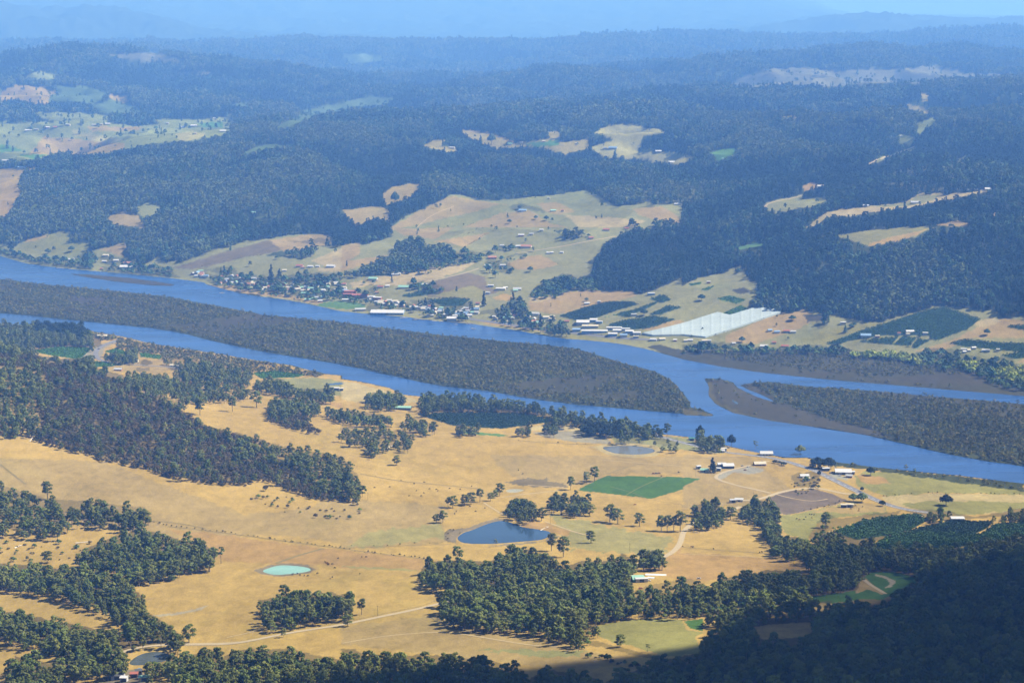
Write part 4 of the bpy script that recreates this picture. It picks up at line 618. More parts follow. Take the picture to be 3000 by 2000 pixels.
# woods: one instanced object for each uncountable kind; the tree shapes it repeats are those of single trees of the scene
def instancer(name, label, cat, pts, scl, protos, weights=None, seed=0, chosen=None):
    n = len(pts)
    if n == 0: return
    me = bpy.data.meshes.new(name + '_points'); me.vertices.add(n); me.vertices.foreach_set('co', np.asarray(pts, np.float32).ravel())
    r = np.random.RandomState(seed)
    a = me.attributes.new('siz', 'FLOAT_VECTOR', 'POINT'); s3 = np.stack([scl * (.85 + .3 * r.rand(n)), scl * (.85 + .3 * r.rand(n)), scl * (.8 + .4 * r.rand(n))], 1).astype(np.float32); a.data.foreach_set('vector', s3.ravel())
    a = me.attributes.new('turn', 'FLOAT_VECTOR', 'POINT'); t3 = np.zeros((n, 3), np.float32); t3[:, 2] = r.rand(n) * 6.283; a.data.foreach_set('vector', t3.ravel())
    a = me.attributes.new('pick', 'INT', 'POINT'); a.data.foreach_set('value', (r.choice(len(protos), n, p=weights) if chosen is None else chosen).astype(np.int32)); me.update()
    o = link(name, me); tag(o, label, cat, None, 'stuff')
    g = bpy.data.node_groups.new(name, 'GeometryNodeTree'); g.interface.new_socket('Geometry', in_out='INPUT', socket_type='NodeSocketGeometry'); g.interface.new_socket('Geometry', in_out='OUTPUT', socket_type='NodeSocketGeometry')
    i = g.nodes.new('NodeGroupInput'); u = g.nodes.new('NodeGroupOutput'); join = g.nodes.new('GeometryNodeJoinGeometry')
    for k, p in list(enumerate(protos))[::-1]:      # join keeps the last link first
        oi = g.nodes.new('GeometryNodeObjectInfo'); oi.inputs['Object'].default_value = p; oi.inputs['As Instance'].default_value = True; oi.transform_space = 'ORIGINAL'
        g.links.new(oi.outputs['Geometry'], join.inputs[0])
    ip = g.nodes.new('GeometryNodeInstanceOnPoints'); ip.inputs['Pick Instance'].default_value = True
    def at(nm, ty): q = g.nodes.new('GeometryNodeInputNamedAttribute'); q.data_type = ty; q.inputs['Name'].default_value = nm; return q.outputs[0]
    m2p = g.nodes.new('GeometryNodeMeshToPoints'); g.links.new(i.outputs[0], m2p.inputs[0])
    g.links.new(m2p.outputs[0], ip.inputs['Points']); g.links.new(join.outputs[0], ip.inputs['Instance']); g.links.new(at('pick', 'INT'), ip.inputs['Instance Index']); g.links.new(at('siz', 'FLOAT_VECTOR'), ip.inputs['Scale'])
    e = g.nodes.new('FunctionNodeEulerToRotation'); g.links.new(at('turn', 'FLOAT_VECTOR'), e.inputs[0]); g.links.new(e.outputs[0], ip.inputs['Rotation']); g.links.new(ip.outputs[0], u.inputs[0])
    md = o.modifiers.new('instances', 'NODES'); md.node_group = g; return o

def scatter(Y0, Y1, sp, um=.285):
    ny = int((Y1 - Y0) / sp); out = []
    ys = Y0 + 0.0 + 1.0 * np.arange(ny) * sp; X = []; Yv = []
    for y in ys:
        nx = int(2 * um * y / sp); x = -um * y + np.arange(nx) * sp; X.append(x); Yv.append(np.full(nx, y))
    X = np.concatenate(X); Y = np.concatenate(Yv); X += (RS.rand(len(X)) - .5) * sp * 1.1; Y += (RS.rand(len(Y)) - .5) * sp * 1.1
    Z = hgt(X, Y); px, py = project(X, Y, Z); return X, Y, Z, px, py
def hidden(X, Y, Z, margin=14):
    """behind a crest by more than margin metres"""
    lvl = np.full((NY, NU), -9.); s = (ZG - CAMZ) / YG; mx = np.maximum.accumulate(s, 0)
    a = np.clip(np.interp(X / Y, UL, np.arange(NU)).astype(int), 0, NU - 1); b = np.clip(np.interp(Y * .985, YL, np.arange(NY)).astype(int), 0, NY - 1)
    return (Z + margin - CAMZ) / Y < mx[b, a]
ROADMASK = [dense(l, 8, False) for l in (R1, HW)]
def pick(X, Y, Z, px, py, kinds, hpx_h, dens=1., far=False):
    hp = hpx_h * FPX / Y * .62
    d = look(FD, px, py - hp); t = look(FT, px, py - hp); ok = (RS.rand(len(X)) < d * dens) & np.isin(t, kinds) & (Z > .35) & (px > -120) & (px < 3120) & (py < 2120)
    if not far: kc = np.maximum.reduce([look(KC, px, py - q * 15 * FPX / Y) for q in (0., .33, .66, 1.)]); ok &= kc < .5
    if far:
        d2 = np.minimum.reduce([look(FD, px, py - q * hpx_h * FPX / Y) for q in (0., .3, .62, .92)]); ok &= (d2 > 0) | (t != 1)
    return ok, t
GV = []          # (X,Y,Z,kind,scale) of trees near side
X, Y, Z, px, py = scatter(1250, 4400, 7.6)
ndY = np.interp(X / Y, UL, CY[iNB]); nearside = Y < ndY - 4
hid = hidden(X, Y, Z)
ok, t = pick(X, Y, Z, px, py, (2, 3, 5, 7, 8, 9), 18); ok &= nearside & ~hid
for l in ROADMASK:
    kk = np.nonzero(ok)[0]; dd = dist(X[kk], Y[kk], l, False); ok[kk[dd < 8]] = False
for nm, wp, zp, k_ in pond_geo:
    kk = np.nonzero(ok)[0]; ins = inside(X[kk], Y[kk], wp) | (dist(X[kk], Y[kk], wp) < 4); ok[kk[ins]] = False
HEMP = np.ones(len(X), bool)
n7 = (t == 7); keepk = ok & ~(n7 & (RS.rand(len(X)) < .35))
# eucalypts stand about 9 m apart, scrub closer
sel2 = keepk & np.isin(t, (2,)) & (RS.rand(len(X)) < .84); sel3 = keepk & np.isin(t, (3, 9)); sel5 = keepk & np.isin(t, (5, 7)); sel8 = keepk & (t == 8)
vis = sel2 & (px > 0) & (px < 3000) & (py < 2030)
order = np.nonzero(vis)[0][np.argsort(Y[vis])][:300]
single = np.zeros(len(X), bool); single[order] = True

def add_tree(kind, p, label, group=None, s=1., rz=None, leaf='euc', cat='tree', name='eucalyptus_tree', widen=1.):
    H, (tm, cm) = kind; o = link(name, None, loc=(float(p[0]), float(p[1]), float(p[2]))); o.empty_display_size = 3
    tag(o, label, cat, group); q = rnd.random() * 6.28 if rz is None else rz; o.rotation_euler = (0, 0, q); o.scale = (s * widen, s * widen, s)
    key = (cm.name, leaf)
    if key not in CR:
        c2 = cm.copy(); c2.materials.clear(); c2.materials.append(M[leaf]); CR[key] = c2
    if not tm.materials: tm.materials.append(M['bark'])
    a = bpy.data.objects.new('trunk', tm); C.objects.link(a); a.parent = o; b = bpy.data.objects.new('crown', CR[key]); C.objects.link(b); b.parent = o
    return o
CR = {}
def where(x, y):
    if x > 1500 and y > 1780 + (2400 - x) * .2: return 'eucalypt in the dark forest on the shaded hillside at bottom right'
    if x > 1850: return 'eucalypt in the shaded woods beside the green field'
    if x < 620 and y < 1930: return 'eucalypt in the windbreak above the left paddock'
    if x < 560: return 'eucalypt in the grove at the bottom left corner'
    if x < 1560 and y > 1880: return 'eucalypt in the belt along the bottom edge of the picture'
    return 'eucalypt in the plantation beside the gravel road'
for n_, k in enumerate(order):
    kd = NEAR[n_ % 6] if n_ % 7 else NEAR[(n_ * 3) % 6]; hgt_px = 18 * FPX / Y[k]
    add_tree(kd, (X[k], Y[k], Z[k]), where(px[k], py[k]), where(px[k], py[k]).replace('eucalypt in', 'eucalypts of'), .55 + .45 * rnd.random())
# single, separately readable trees of the photo: tile, x, y of the foot, height in tile pixels, kind, label
LONE = [
 ('H', 380, 68, 72, 4, 'small solitary gum in the middle of the upper golden paddock'), ('H', 1580, 238, 100, 1, 'slender pale gum left of the emerald field'), ('H', 1690, 193, 85, 0, 'smaller of the two gums at the top left corner of the emerald field'), ('H', 1745, 178, 107, 5, 'broad gum at the top left corner of the emerald field'),
 ('H', 1092, 280, 95, 0, 'tallest gum beside the small pale pond'), ('H', 1058, 295, 62, 4, 'low gum left of the small pale pond'), ('H', 955, 322, 100, 3, 'gum at the right end of the row across the golden paddock'), ('H', 893, 338, 88, 2, 'second gum from the right in the row across the golden paddock'), ('H', 850, 345, 80, 4, 'third gum from the right in the row across the golden paddock'), ('H', 768, 362, 88, 2, 'broad gum at the left end of the paddock row'), ('H', 735, 358, 75, 3, 'thin gum at the very left end of the paddock row'),
 ('H', 655, 465, 65, 4, 'low broad gum left of the big dam'), ('H', 700, 462, 90, 0, 'taller gum of the pair left of the big dam'), ('H', 1028, 314, 62, 2, 'low gum between the row and the small pale pond'), ('H', 1380, 452, 95, 2, 'round gum at the right end of the grove beyond the dam'),
 ('H', 1448, 658, 132, 1, 'tall gum at the near right shore of the dam'), ('H', 1530, 700, 152, 5, 'largest dark gum standing right of the dam'), ('H', 1720, 602, 90, 4, 'dense gum alone in the paddock right of the dam'), ('H', 1850, 460, 132, 0, 'left gum of the pair right of the dam grove'), ('H', 1905, 470, 110, 2, 'right gum of the pair right of the dam grove'), ('H', 2055, 488, 96, 2, 'solitary round gum between the pair and the road clump'), ('H', 1712, 418, 88, 4, 'gum at the right end of the paddock clump above the dam'),
 ('H', 2205, 520, 115, 0, 'leftmost gum of the clump left of the gravel road'), ('H', 2245, 524, 120, 1, 'second gum of the clump left of the gravel road'), ('H', 2290, 524, 112, 3, 'third gum of the clump left of the gravel road'), ('H', 2335, 524, 148, 5, 'tallest gum of the clump left of the gravel road'), ('H', 1065, 632, 60, 6, 'thin dead-looking sapling on the near shore of the dam'),
 ('H', 140, 1096, 118, 3, 'slim gum right of the rectangular grove'), ('H', 45, 1176, 88, 4, 'dark gum standing at the edge of the gravel road'), ('H', 1920, 1318, 92, 4, 'round gum in the hedge of the olive field'), ('H', 2110, 1352, 58, 6, 'thin young tree in the hedge of the olive field'),
 ('G', 1302, 1290, 132, 2, 'umbrella-shaped gum above the start of the gravel road'), ('G', 1523, 745, 125, 6, 'rightmost thin gum at the tip of the left woods'), ('G', 1480, 735, 95, 3, 'second thin gum at the tip of the left woods'), ('G', 1445, 730, 92, 3, 'third thin gum at the tip of the left woods'), ('G', 1405, 724, 72, 4, 'short gum at the tip of the left woods'), ('G', 328, 305, 135, 1, 'tall gum towering over the upper left woods'), ('G', 960, 468, 112, 0, 'left of two gums at the end of the upper left woods'), ('G', 1003, 476, 104, 2, 'right of two gums at the end of the upper left woods'), ('G', 855, 505, 88, 4, 'small gum below the upper left woods'), ('G', 325, 740, 88, 4, 'small gum above the left windbreak'), ('G', 1175, 1375, 110, 3, 'left gum on the bank of the shaded dam'), ('G', 1222, 1385, 120, 1, 'right gum on the bank of the shaded dam'),
 ('I', 330, 442, 92, 4, 'small gum right of the road clump'), ('I', 985, 500, 118, 5, 'big dark gum above the shaded orchard'),
 ('D', 1378, 1292, 122, 1, 'narrow gum on the golden slope nearest the dark hill'), ('D', 1602, 1268, 108, 3, 'gum on the golden slope under the ridge trees'), ('D', 1768, 1238, 118, 0, 'pale gum alone on the golden slope'), ('D', 2125, 1562, 68, 4, 'small gum low on the golden slope')]
for tl, x, y, h, k, lab in LONE:
    p = ground(P('%s %g,%g' % (tl, x, y)))[0]; want = h / 2.352 * p[1] / FPX * 1.02; kd = THIN if k == 6 else NEAR[k]; add_tree(kd, p, lab, None, want / kd[0], None, 'euc', 'tree', 'eucalyptus_tree', 1.12)
OTH = [('I', 205, 118, 104, CON, 'conif', 'conifer_tree', 'dark conical cypress beside the white farm sheds', 1.0), ('I', 930, 88, 78, RND, 'conif', 'round_tree', 'left half of the dark round tree pair by the river', 1.0), ('I', 1005, 92, 80, RND, 'conif', 'round_tree', 'right half of the dark round tree pair by the river', 1.0), ('I', 1295, 138, 60, RND, 'conif', 'round_tree', 'round dark tree right of the white-roofed riverside shed', .8), ('I', 1375, 350, 42, RND, 'conif', 'round_tree', 'small round dark tree at the edge of the highway', .9), ('I', 1815, 345, 78, RND, 'conif', 'round_tree', 'dark leaning tree alone in the shaded golden field', .9), ('I', 1640, 835, 75, RND, 'willow', 'willow_tree', 'round pale-green willow at the edge of the shaded green field', 1.0), ('I', 1175, 318, 58, RND, 'willow', 'willow_tree', 'left bushy green willow at the road junction', .9), ('I', 1235, 322, 66, RND, 'willow', 'willow_tree', 'right bushy green willow at the road junction', .9), ('F', 810, 1560, 62, RND, 'euc', 'round_tree', 'domed tree on the bank above the highway', .9), ('F', 500, 1530, 62, THIN, 'euc', 'eucalyptus_tree', 'sparse gum on the bank left of the riverside shed', 1.2), ('F', 335, 1512, 88, RND, 'conif', 'round_tree', 'dark tree beside the riverside farm sheds', .55), ('F', 120, 1455, 95, RND, 'conif', 'round_tree', 'dark tree left of the riverside farm sheds', .5), ('I', 940, 145, 42, RND, 'conif', 'round_tree', 'small dark tree where the highway passes the farmhouse', .5), ('I', 1235, 250, 36, RND, 'conif', 'round_tree', 'small dark shrub right of the road junction', .6), ('I', 635, 55, 24, BUSH, 'conif', 'bush', 'left clipped bush beside the highway', 1.2), ('I', 665, 58, 20, BUSH, 'conif', 'bush', 'middle clipped bush beside the highway', 1.3), ('I', 695, 70, 26, BUSH, 'conif', 'bush', 'right clipped bush beside the highway', 1.5),
 ('D', 1868, 375, 118, CON, 'conif', 'conifer_tree', 'tall pointed pine above the left end of the town', .7), ('D', 1925, 345, 60, CON, 'conif', 'conifer_tree', 'smaller pointed pine above the left end of the town', 1.2), ('E', 982, 540, 100, POP, 'conif', 'poplar_tree', 'tall dark columnar poplar in the middle of the town', 1.3), ('E', 1185, 560, 110, POP, 'conif', 'poplar_tree', 'columnar poplar right of the golden plot in the town', 1.3), ('E', 1372, 690, 95, POP, 'conif', 'poplar_tree', 'columnar poplar on the riverside road', 1.3), ('E', 1302, 305, 38, RND, 'far', 'round_tree', 'round tree in the middle of the tan slope', .8), ('D', 330, 180, 35, RND, 'far', 'round_tree', 'left round tree in the upper left paddock', .9), ('D', 493, 165, 38, RND, 'far', 'round_tree', 'right round tree in the upper left paddock', .9), ('E', 1250, 580, 50, RND, 'far', 'round_tree', 'round tree right of the poplars', .9), ('E', 2085, 605, 45, RND, 'far', 'round_tree', 'round tree among the vineyards', .9), ('F', 2097, 740, 44, RND, 'far', 'round_tree', 'round tree in the pasture at far right', .8), ('F', 1120, 722, 55, CON, 'far', 'conifer_tree', 'conical tree in the paddock left of the orchard', .9), ('F', 1160, 692, 32, RND, 'far', 'round_tree', 'left small tree above the conical tree', .8), ('F', 1184, 680, 26, RND, 'far', 'round_tree', 'right small tree above the conical tree', .8), ('F', 130, 503, 45, RND, 'far', 'round_tree', 'round tree above the white netting', .9), ('F', 408, 790, 40, RND, 'far', 'round_tree', 'round tree below the white netting', .9), ('F', 755, 640, 36, RND, 'far', 'round_tree', 'dark round tree right of the white netting', 1.1), ('F', 1710, 768, 55, CON, 'far', 'conifer_tree', 'dark tree right of the orchard house', .8), ('F', 1635, 752, 50, CON, 'far', 'conifer_tree', 'dark tree beside the orchard house', .8), ('E', 1690, 508, 26, RND, 'far', 'round_tree', 'tree behind the two-storey hut', .9), ('F', 1995, -0, 1, BUSH, 'far', 'bush', '', 1),
 ('B', 1158, 1540, 30, RND, 'far', 'round_tree', 'lone tree on the upper tan slope', .8), ('B', 1412, 1520, 34, RND, 'far', 'round_tree', 'tree on the slope left of the gully', .8), ('B', 1340, 1512, 28, RND, 'far', 'round_tree', 'small tree below the cypress hedge', .8), ('E', 2195, 210, 1, BUSH, 'far', 'bush', '', 1), ('B', 1885, 1092, 60, CON, 'far', 'conifer_tree', 'conical tree in the golden clearing', .9), ('B', 2150, 1410, 80, CON, 'far', 'conifer_tree', 'dark tree in the rough clearing', .9), ('B', 960, 990, 55, CON, 'far', 'conifer_tree', 'left dark tree in the ridge clearing', .9), ('B', 1035, 998, 75, RND, 'far', 'round_tree', 'broad dark tree in the ridge clearing', .6), ('B', 370, 1412, 90, RND, 'far', 'round_tree', 'broad gum at the edge of the upper farm', .5)]
for tl, x, y, h, kd, leaf, nm, lab, wd in OTH:
    if not lab: continue
    p = ground(P('%s %g,%g' % (tl, x, y)))[0]; want = h / 2.352 * p[1] / FPX * 1.05; add_tree(kd, p, lab, None, want / kd[0], None, leaf, 'tree' if 'bush' not in nm else 'bush', nm, wd)

# low-detail shapes for the woods: each stands once in the scene as a tree of its own
def proto(me, s, label, sc_=1., name='tree', cat='tree'):
    p = ground(P(s))[0]; o = link(name, me, loc=tuple(map(float, p))); o.scale = (sc_,) * 3; tag(o, label, cat); return o
midE = [proto(one('mid_eucalypt', h, euc_blobs(200 + k, h, w_, 10, lo * .72), 75, .78, 60 + k, .36, 'euc'), s, lab, .9, 'eucalyptus_tree') for k, (h, w_, lo, s, lab) in enumerate([(20, 5.5, .42, 'H 800,730', 'gum at the top left of the plantation'), (22, 4.8, .5, 'G 2120,1130', 'gum on the near side of the rectangular grove'), (17, 6., .36, 'H 1500,360', 'gum in the paddock clump above the dam'), (23, 5.4, .48, 'I 620,420', 'gum in the tree line beside the brown field')])]
midS = [proto(one('scrub', h, round_blobs(h, w_, 5 + k), 44, .7, 70 + k, .25, lf, 2), s, lab, 1, 'scrub_tree') for k, (h, w_, lf, s, lab) in enumerate([(10, 4.6, 'scrub', 'G 1010,92', 'dark scrubby tree at the foot of the dark hill'), (8.5, 4.2, 'scrub', 'G 1830,245', 'dark bush in the rocky patch under the hill'), (11, 4.6, 'scrub', 'G 1500,170', 'brownish scrubby tree at the lower edge of the hill')])]
farT = [proto(one('far_tree', h, bl, nl, sz, 80 + k, .5, 'far', 1), s, lab, 1, 'tree') for k, (h, bl, nl, sz, s, lab) in enumerate([(21, euc_blobs(301, 21, 6.0, 6, .35), 13, 2.1, 'B 1920,1425', 'tree at the edge of the rough clearing'), (24, cone_blobs(24, 5.2, 6), 14, 2.0, 'B 700,1010', 'pointed tree in the upper clearing'), (17, round_blobs(17, 7), 14, 2.1, 'E 1060,345', 'bushy tree on the lane above the town'), (19, euc_blobs(303, 19, 6.4, 6, .3), 13, 2.2, 'E 2200,340', 'tree on the forest edge above the vineyards')])]
farF = farT + [proto(one('gully_shade_tree', h, bl, 14, 2.0, 180 + k, .5, 'gully', 1), s, lab, 1, 'tree') for k, (h, bl, s, lab) in enumerate([(24, cone_blobs(24, 5.5, 6), 'B 1885,1096', 'dark pointed tree beside the conical tree in the golden clearing'), (20, euc_blobs(311, 20, 6.2, 6, .3), 'B 2160,1425', 'dark spreading tree in the rough clearing')])] + [proto(one('spur_light_tree', h, bl, 14, 2.0, 190 + k, .5, 'spurlight', 2), s, lab, 1, 'tree') for k, (h, bl, s, lab) in enumerate([(20, euc_blobs(321, 20, 6.5, 6, .35), 'B 440,1400', 'sun-toned gum at the edge of the upper farm'), (16, euc_blobs(323, 16, 6.5, 6, .3), 'E 2250,330', 'sun-toned gum on the forest edge above the vineyards')])]  # dark and light crowns: slope shade and sun put into leaf colour
islT = [proto(one('marsh_tree', h, bl, nl, sz, 90 + k, .16, 'isl', 2), s, lab, 1, 'marsh_tree') for k, (h, bl, nl, sz, s, lab) in enumerate([(7, round_blobs(7, 3.6), 12, 1.05, 'E 1740,1050', 'bushy tree alone on the bare marsh strip'), (9, euc_blobs(305, 9, 3.0, 5, .35), 11, .95, 'I 1540,105', 'small tree on the reedy river bank'), (5, round_blobs(5, 3.4, 9), 12, .95, 'F 815,1000', 'single bush on the right-hand marsh')])]
wilT = [proto(one('willow', 9, round_blobs(9, 5.5), 16, 1.3, 96, .3, 'willow', 2), 'E 845,160', 'light green willow in the gully above the town', 1, 'willow_tree')]; briT = [proto(one('bright_willow', 9, round_blobs(9, 6), 16, 1.3, 97, .3, 'bright', 2), 'F 1400,865', 'yellow-green willow on the edge of the marsh', 1, 'willow_tree')]
dryT = [proto(one('dry_bush', 4, round_blobs(4, 3), 10, .8, 98, .15, 'dry', 2), 'G 620,610', 'low dry bush in the rough left paddock', 1, 'bush')]
conT = [proto(one('mid_pine', 22, round_blobs(20, 7), 40, 1.2, 99, .4, 'conif', 2), 'D 560,700', 'dark pine at the end of the riverside pines', 1, 'pine_tree')]

def relief_tone(x, y):
    g = 1 - np.abs(fbm((x + .5 * y) / 700, (y - .3 * x) / 900, 4, 5)) * 2.2; v = g - .55 + .9 * fbm(x / 160, y / 230, 4, 90) + .5 * fbm(x / 900, y / 1100, 2, 93); r = RS.rand(len(x))
    fold_shade = v + (r - .5) * .5 < -.12; dry = v + (r - .5) * .5 > .22  # darker leaves in folds, lighter on spurs stand in for relief shading
    return np.where(fold_shade, 4 + (r * 7 % 1 < .5), np.where(dry, 6 + (r * 11 % 1 < .5), (r * 4).astype(int) % 4))
def put(name, label, cat, sel, protos, lo, hi, wts=None, seed=0, dx=0):
    pts = np.stack([X[sel], Y[sel], Z[sel] - .4], 1); instancer(name, label, cat, pts, lo + (hi - lo) * np.random.RandomState(seed).rand(len(pts)) ** 1.3, protos, wts, seed, relief_tone(pts[:, 0], pts[:, 1]) if protos is farF else None)
rest = sel2 & ~single
put('woodland', 'eucalypt woods beyond the nearest trees on the near side of the river', 'woodland', rest, midE, .42, .98, None, 1)
KEEPS = (X, Y, Z, px, py)
X, Y, Z, px, py = scatter(2200, 4200, 5.4); ok, t = pick(X, Y, Z, px, py, (3, 9), 9); ok &= (Y < np.interp(X / Y, UL, CY[iNB]) - 4) & ~hidden(X, Y, Z)
sel3 = ok & (RS.rand(len(X)) < .5 + .9 * vnoise(X / 22, Y / 30, 66))
put('scrub', 'dense dark brownish scrub covering the hill at left', 'scrub', sel3, midS + [midE[0]], .42, .88, [.33, .29, .30, .08], 2)
X, Y, Z, px, py = KEEPS
put('undergrowth', 'bushes and low dry shrubs along hedges and rough ground', 'shrubs', sel5 | (sel2 & (RS.rand(len(X)) < .12)), wilT + dryT + midS[:1], .35, .75, [.35, .5, .15], 3)
put('pine_wood', 'very dark pines on the near river bank', 'wood', sel8, conT, .6, 1., None, 4)
nearX = len(X)
# riverside scrub on the near bank and the islands
X, Y, Z, px, py = scatter(2500, 5800, 4.9); ok, t = pick(X, Y, Z, px, py, (4,), 3); ok &= Z < 30
clum = vnoise(X / 38, Y / 55, 61) * .6 + vnoise(X / 11, Y / 15, 62) * .4
ok &= RS.rand(len(X)) < np.clip(.75 + 1.4 * (clum - .35), .35, 1)
put('island_scrub', 'low grey-green scrub covering the islands and river margins', 'scrub', ok, islT, .4, .95, [.45, .25, .3], 5)
# far forests
X, Y, Z, px, py = scatter(3500, 7400, 9.6); fbY = np.interp(X / Y, UL, CY[iFB]); ok, t = pick(X, Y, Z, px, py, (1, 5, 6), 15, 1., True); ok &= (Y > fbY + 6) & ~hidden(X, Y, Z, 22)
put('forest', 'dense forest on the lower slopes beyond the river', 'forest', ok & (t == 1), farF, .5, 1.08, None, 6)
put('willow_thicket', 'light green willows and garden trees round the town', 'shrubs', ok & (t == 5), wilT + farT[2:3], .5, 1.15, [.6, .4], 7)
put('willow_thicket', 'yellow-green willows along the marsh edge', 'shrubs', ok & (t == 6), briT, .9, 1.7, None, 8)
sparse = (FD == 0) & (FT == 0)
# scattered paddock trees on the far side
rr = RS.rand(len(X)); hsp = (~ok) & (Y > fbY + 90) & (look(FD, px, py) == 0) & (look(R_, px, py) > .25) & (py > 250) & (rr < .006) & ~hidden(X, Y, Z, 10)
put('paddock_trees', 'scattered small trees and bushes over the far paddocks', 'trees', hsp, farT, .3, .7, None, 9)
X, Y, Z, px, py = scatter(7400, 12800, 15.5); ok, t = pick(X, Y, Z, px, py, (1,), 22, 1., True); ok &= ~hidden(X, Y, Z, 26)
put('forest', 'bluish forest over the ridges in the middle distance', 'forest', ok, farF, .85, 1.6, None, 10)
op = look(FD, px, py) == 0; hsp = op & (RS.rand(len(X)) < .035) & ~hidden(X, Y, Z, 10)
put('paddock_trees', 'scattered trees in the valley farms at far left', 'trees', hsp, farT, .7, 1.2, None, 12)
X, Y, Z, px, py = scatter(12800, 18500, 30); ok, t = pick(X, Y, Z, px, py, (1,), 34, 1., True); ok &= ~hidden(X, Y, Z, 34)
put('forest', 'hazy forest on the farthest dark ridges', 'forest', ok, farF, 1.3, 2.3, None, 11)

# orchards and vines: planted rows
rowmesh = []
def oprot(leaf, s, lab, h=3.2, w_=1.9): return proto(one('fruit_tree_' + leaf, h, [(0, 0, h * .55, w_, h * .42)], 16, .75, 110, .1, leaf, 0), s, lab, 1, 'fruit_tree')
OP = dict(dgreen=oprot('orch', 'F 1960,705', 'end tree of the orchard by the pasture'), vine=oprot('vine', 'E 2045,530', 'end vine of the dark vineyard', 2.2), green=oprot('grn', 'D 655,830', 'end plant of the bright crop by the road', 1.6))
acc = {k: [] for k in OP}
for n_, (s, c) in enumerate(ORCH):
    pl = ground(P(s)); x0, y0 = pl[:, :2].min(0); x1, y1 = pl[:, :2].max(0)
    near = pl[:, 1].mean() < 3200; rs, pt = (5.5, 3.2) if not near else (5., 2.6)
    if (x1 - x0) * (y1 - y0) > 4e5: rs, pt = 7, 4
    ang = .5 + .5 * math.sin(n_ * 1.7); ca, sa = math.cos(ang), math.sin(ang); R = max(x1 - x0, y1 - y0) * .75; cx, cyy = (x0 + x1) / 2, (y0 + y1) / 2
    a, b = np.meshgrid(np.arange(-R, R, pt), np.arange(-R, R, rs)); a = a.ravel() + RS.rand(a.size) * .8; b = b.ravel() + (RS.rand(b.size) - .5) * .5
    x = cx + a * ca - b * sa; y = cyy + a * sa + b * ca; k = inside(x, y, pl[:, :2]) & (RS.rand(len(x)) < .93); x, y = x[k], y[k]
    if len(x): acc[c].append(np.stack([x, y, hgt(x, y)], 1))
for c, l in acc.items():
    pts = np.vstack(l); instancer({'dgreen': 'orchard', 'vine': 'vineyard', 'green': 'crop'}[c], {'dgreen': 'dark green orchard rows on both sides of the river', 'vine': 'very dark vineyard rows', 'green': 'bright green crop rows'}[c], {'dgreen': 'orchard', 'vine': 'vineyard', 'green': 'crop'}[c], pts, .8 + .4 * RS.rand(len(pts)), [OP[c]], None, 13)

# shrubs and tussocks along fence lines (dark broken lines across the paddocks)
fl = []
for s, st, sd in [('G 1040,455 1150,487 1400,512 1700,552 2000,595 2200,620 2351,640 H 100,658 250,675 450,695 600,718', 5, 1.0), ('H 0,625 300,622 700,600', 14, 1.), ('H 150,130 500,190 900,215', 22, 1), ('E 1220,1467 1500,1490 1750,1490', 12, 1), ('I 0,632 300,655 600,670', 18, 1), ('E 700,95 800,70 980,0', 7, 2.2), ('E 850,135 1020,35', 8, 1.5), ('D 1330,285 1450,250 1550,235 1700,200 1900,190', 8, 3), ('B 840,1566 1110,1465', 7, 2.4), ('I 650,415 900,372 1040,340 1100,318', 12, 1), ('F 180,755 680,585', 8, 1.6), ('I 1350,290 1500,272 1650,262 1950,262 2351,270', 6, 1.3), ('E 1500,250 1700,240', 8, 2), ('H 840,545 760,510 720,540 725,590', 6, 1.3)]:
    g = dense(ground(chaikin(P(s), 1, False))[:, :2], st, False); g = g * 1.0; g = g + RS.normal(size=g.shape) * sd; fl.append(g[RS.rand(len(g)) < .8])
g = np.vstack(fl); instancer('fence_line_shrubs', 'dark tussocks and shrubs along the paddock fence lines', 'shrubs', np.stack([g[:, 0], g[:, 1], hgt(g[:, 0], g[:, 1]) - .1], 1), .14 + .18 * RS.rand(len(g)), [midS[0], islT[0]], None, 14)


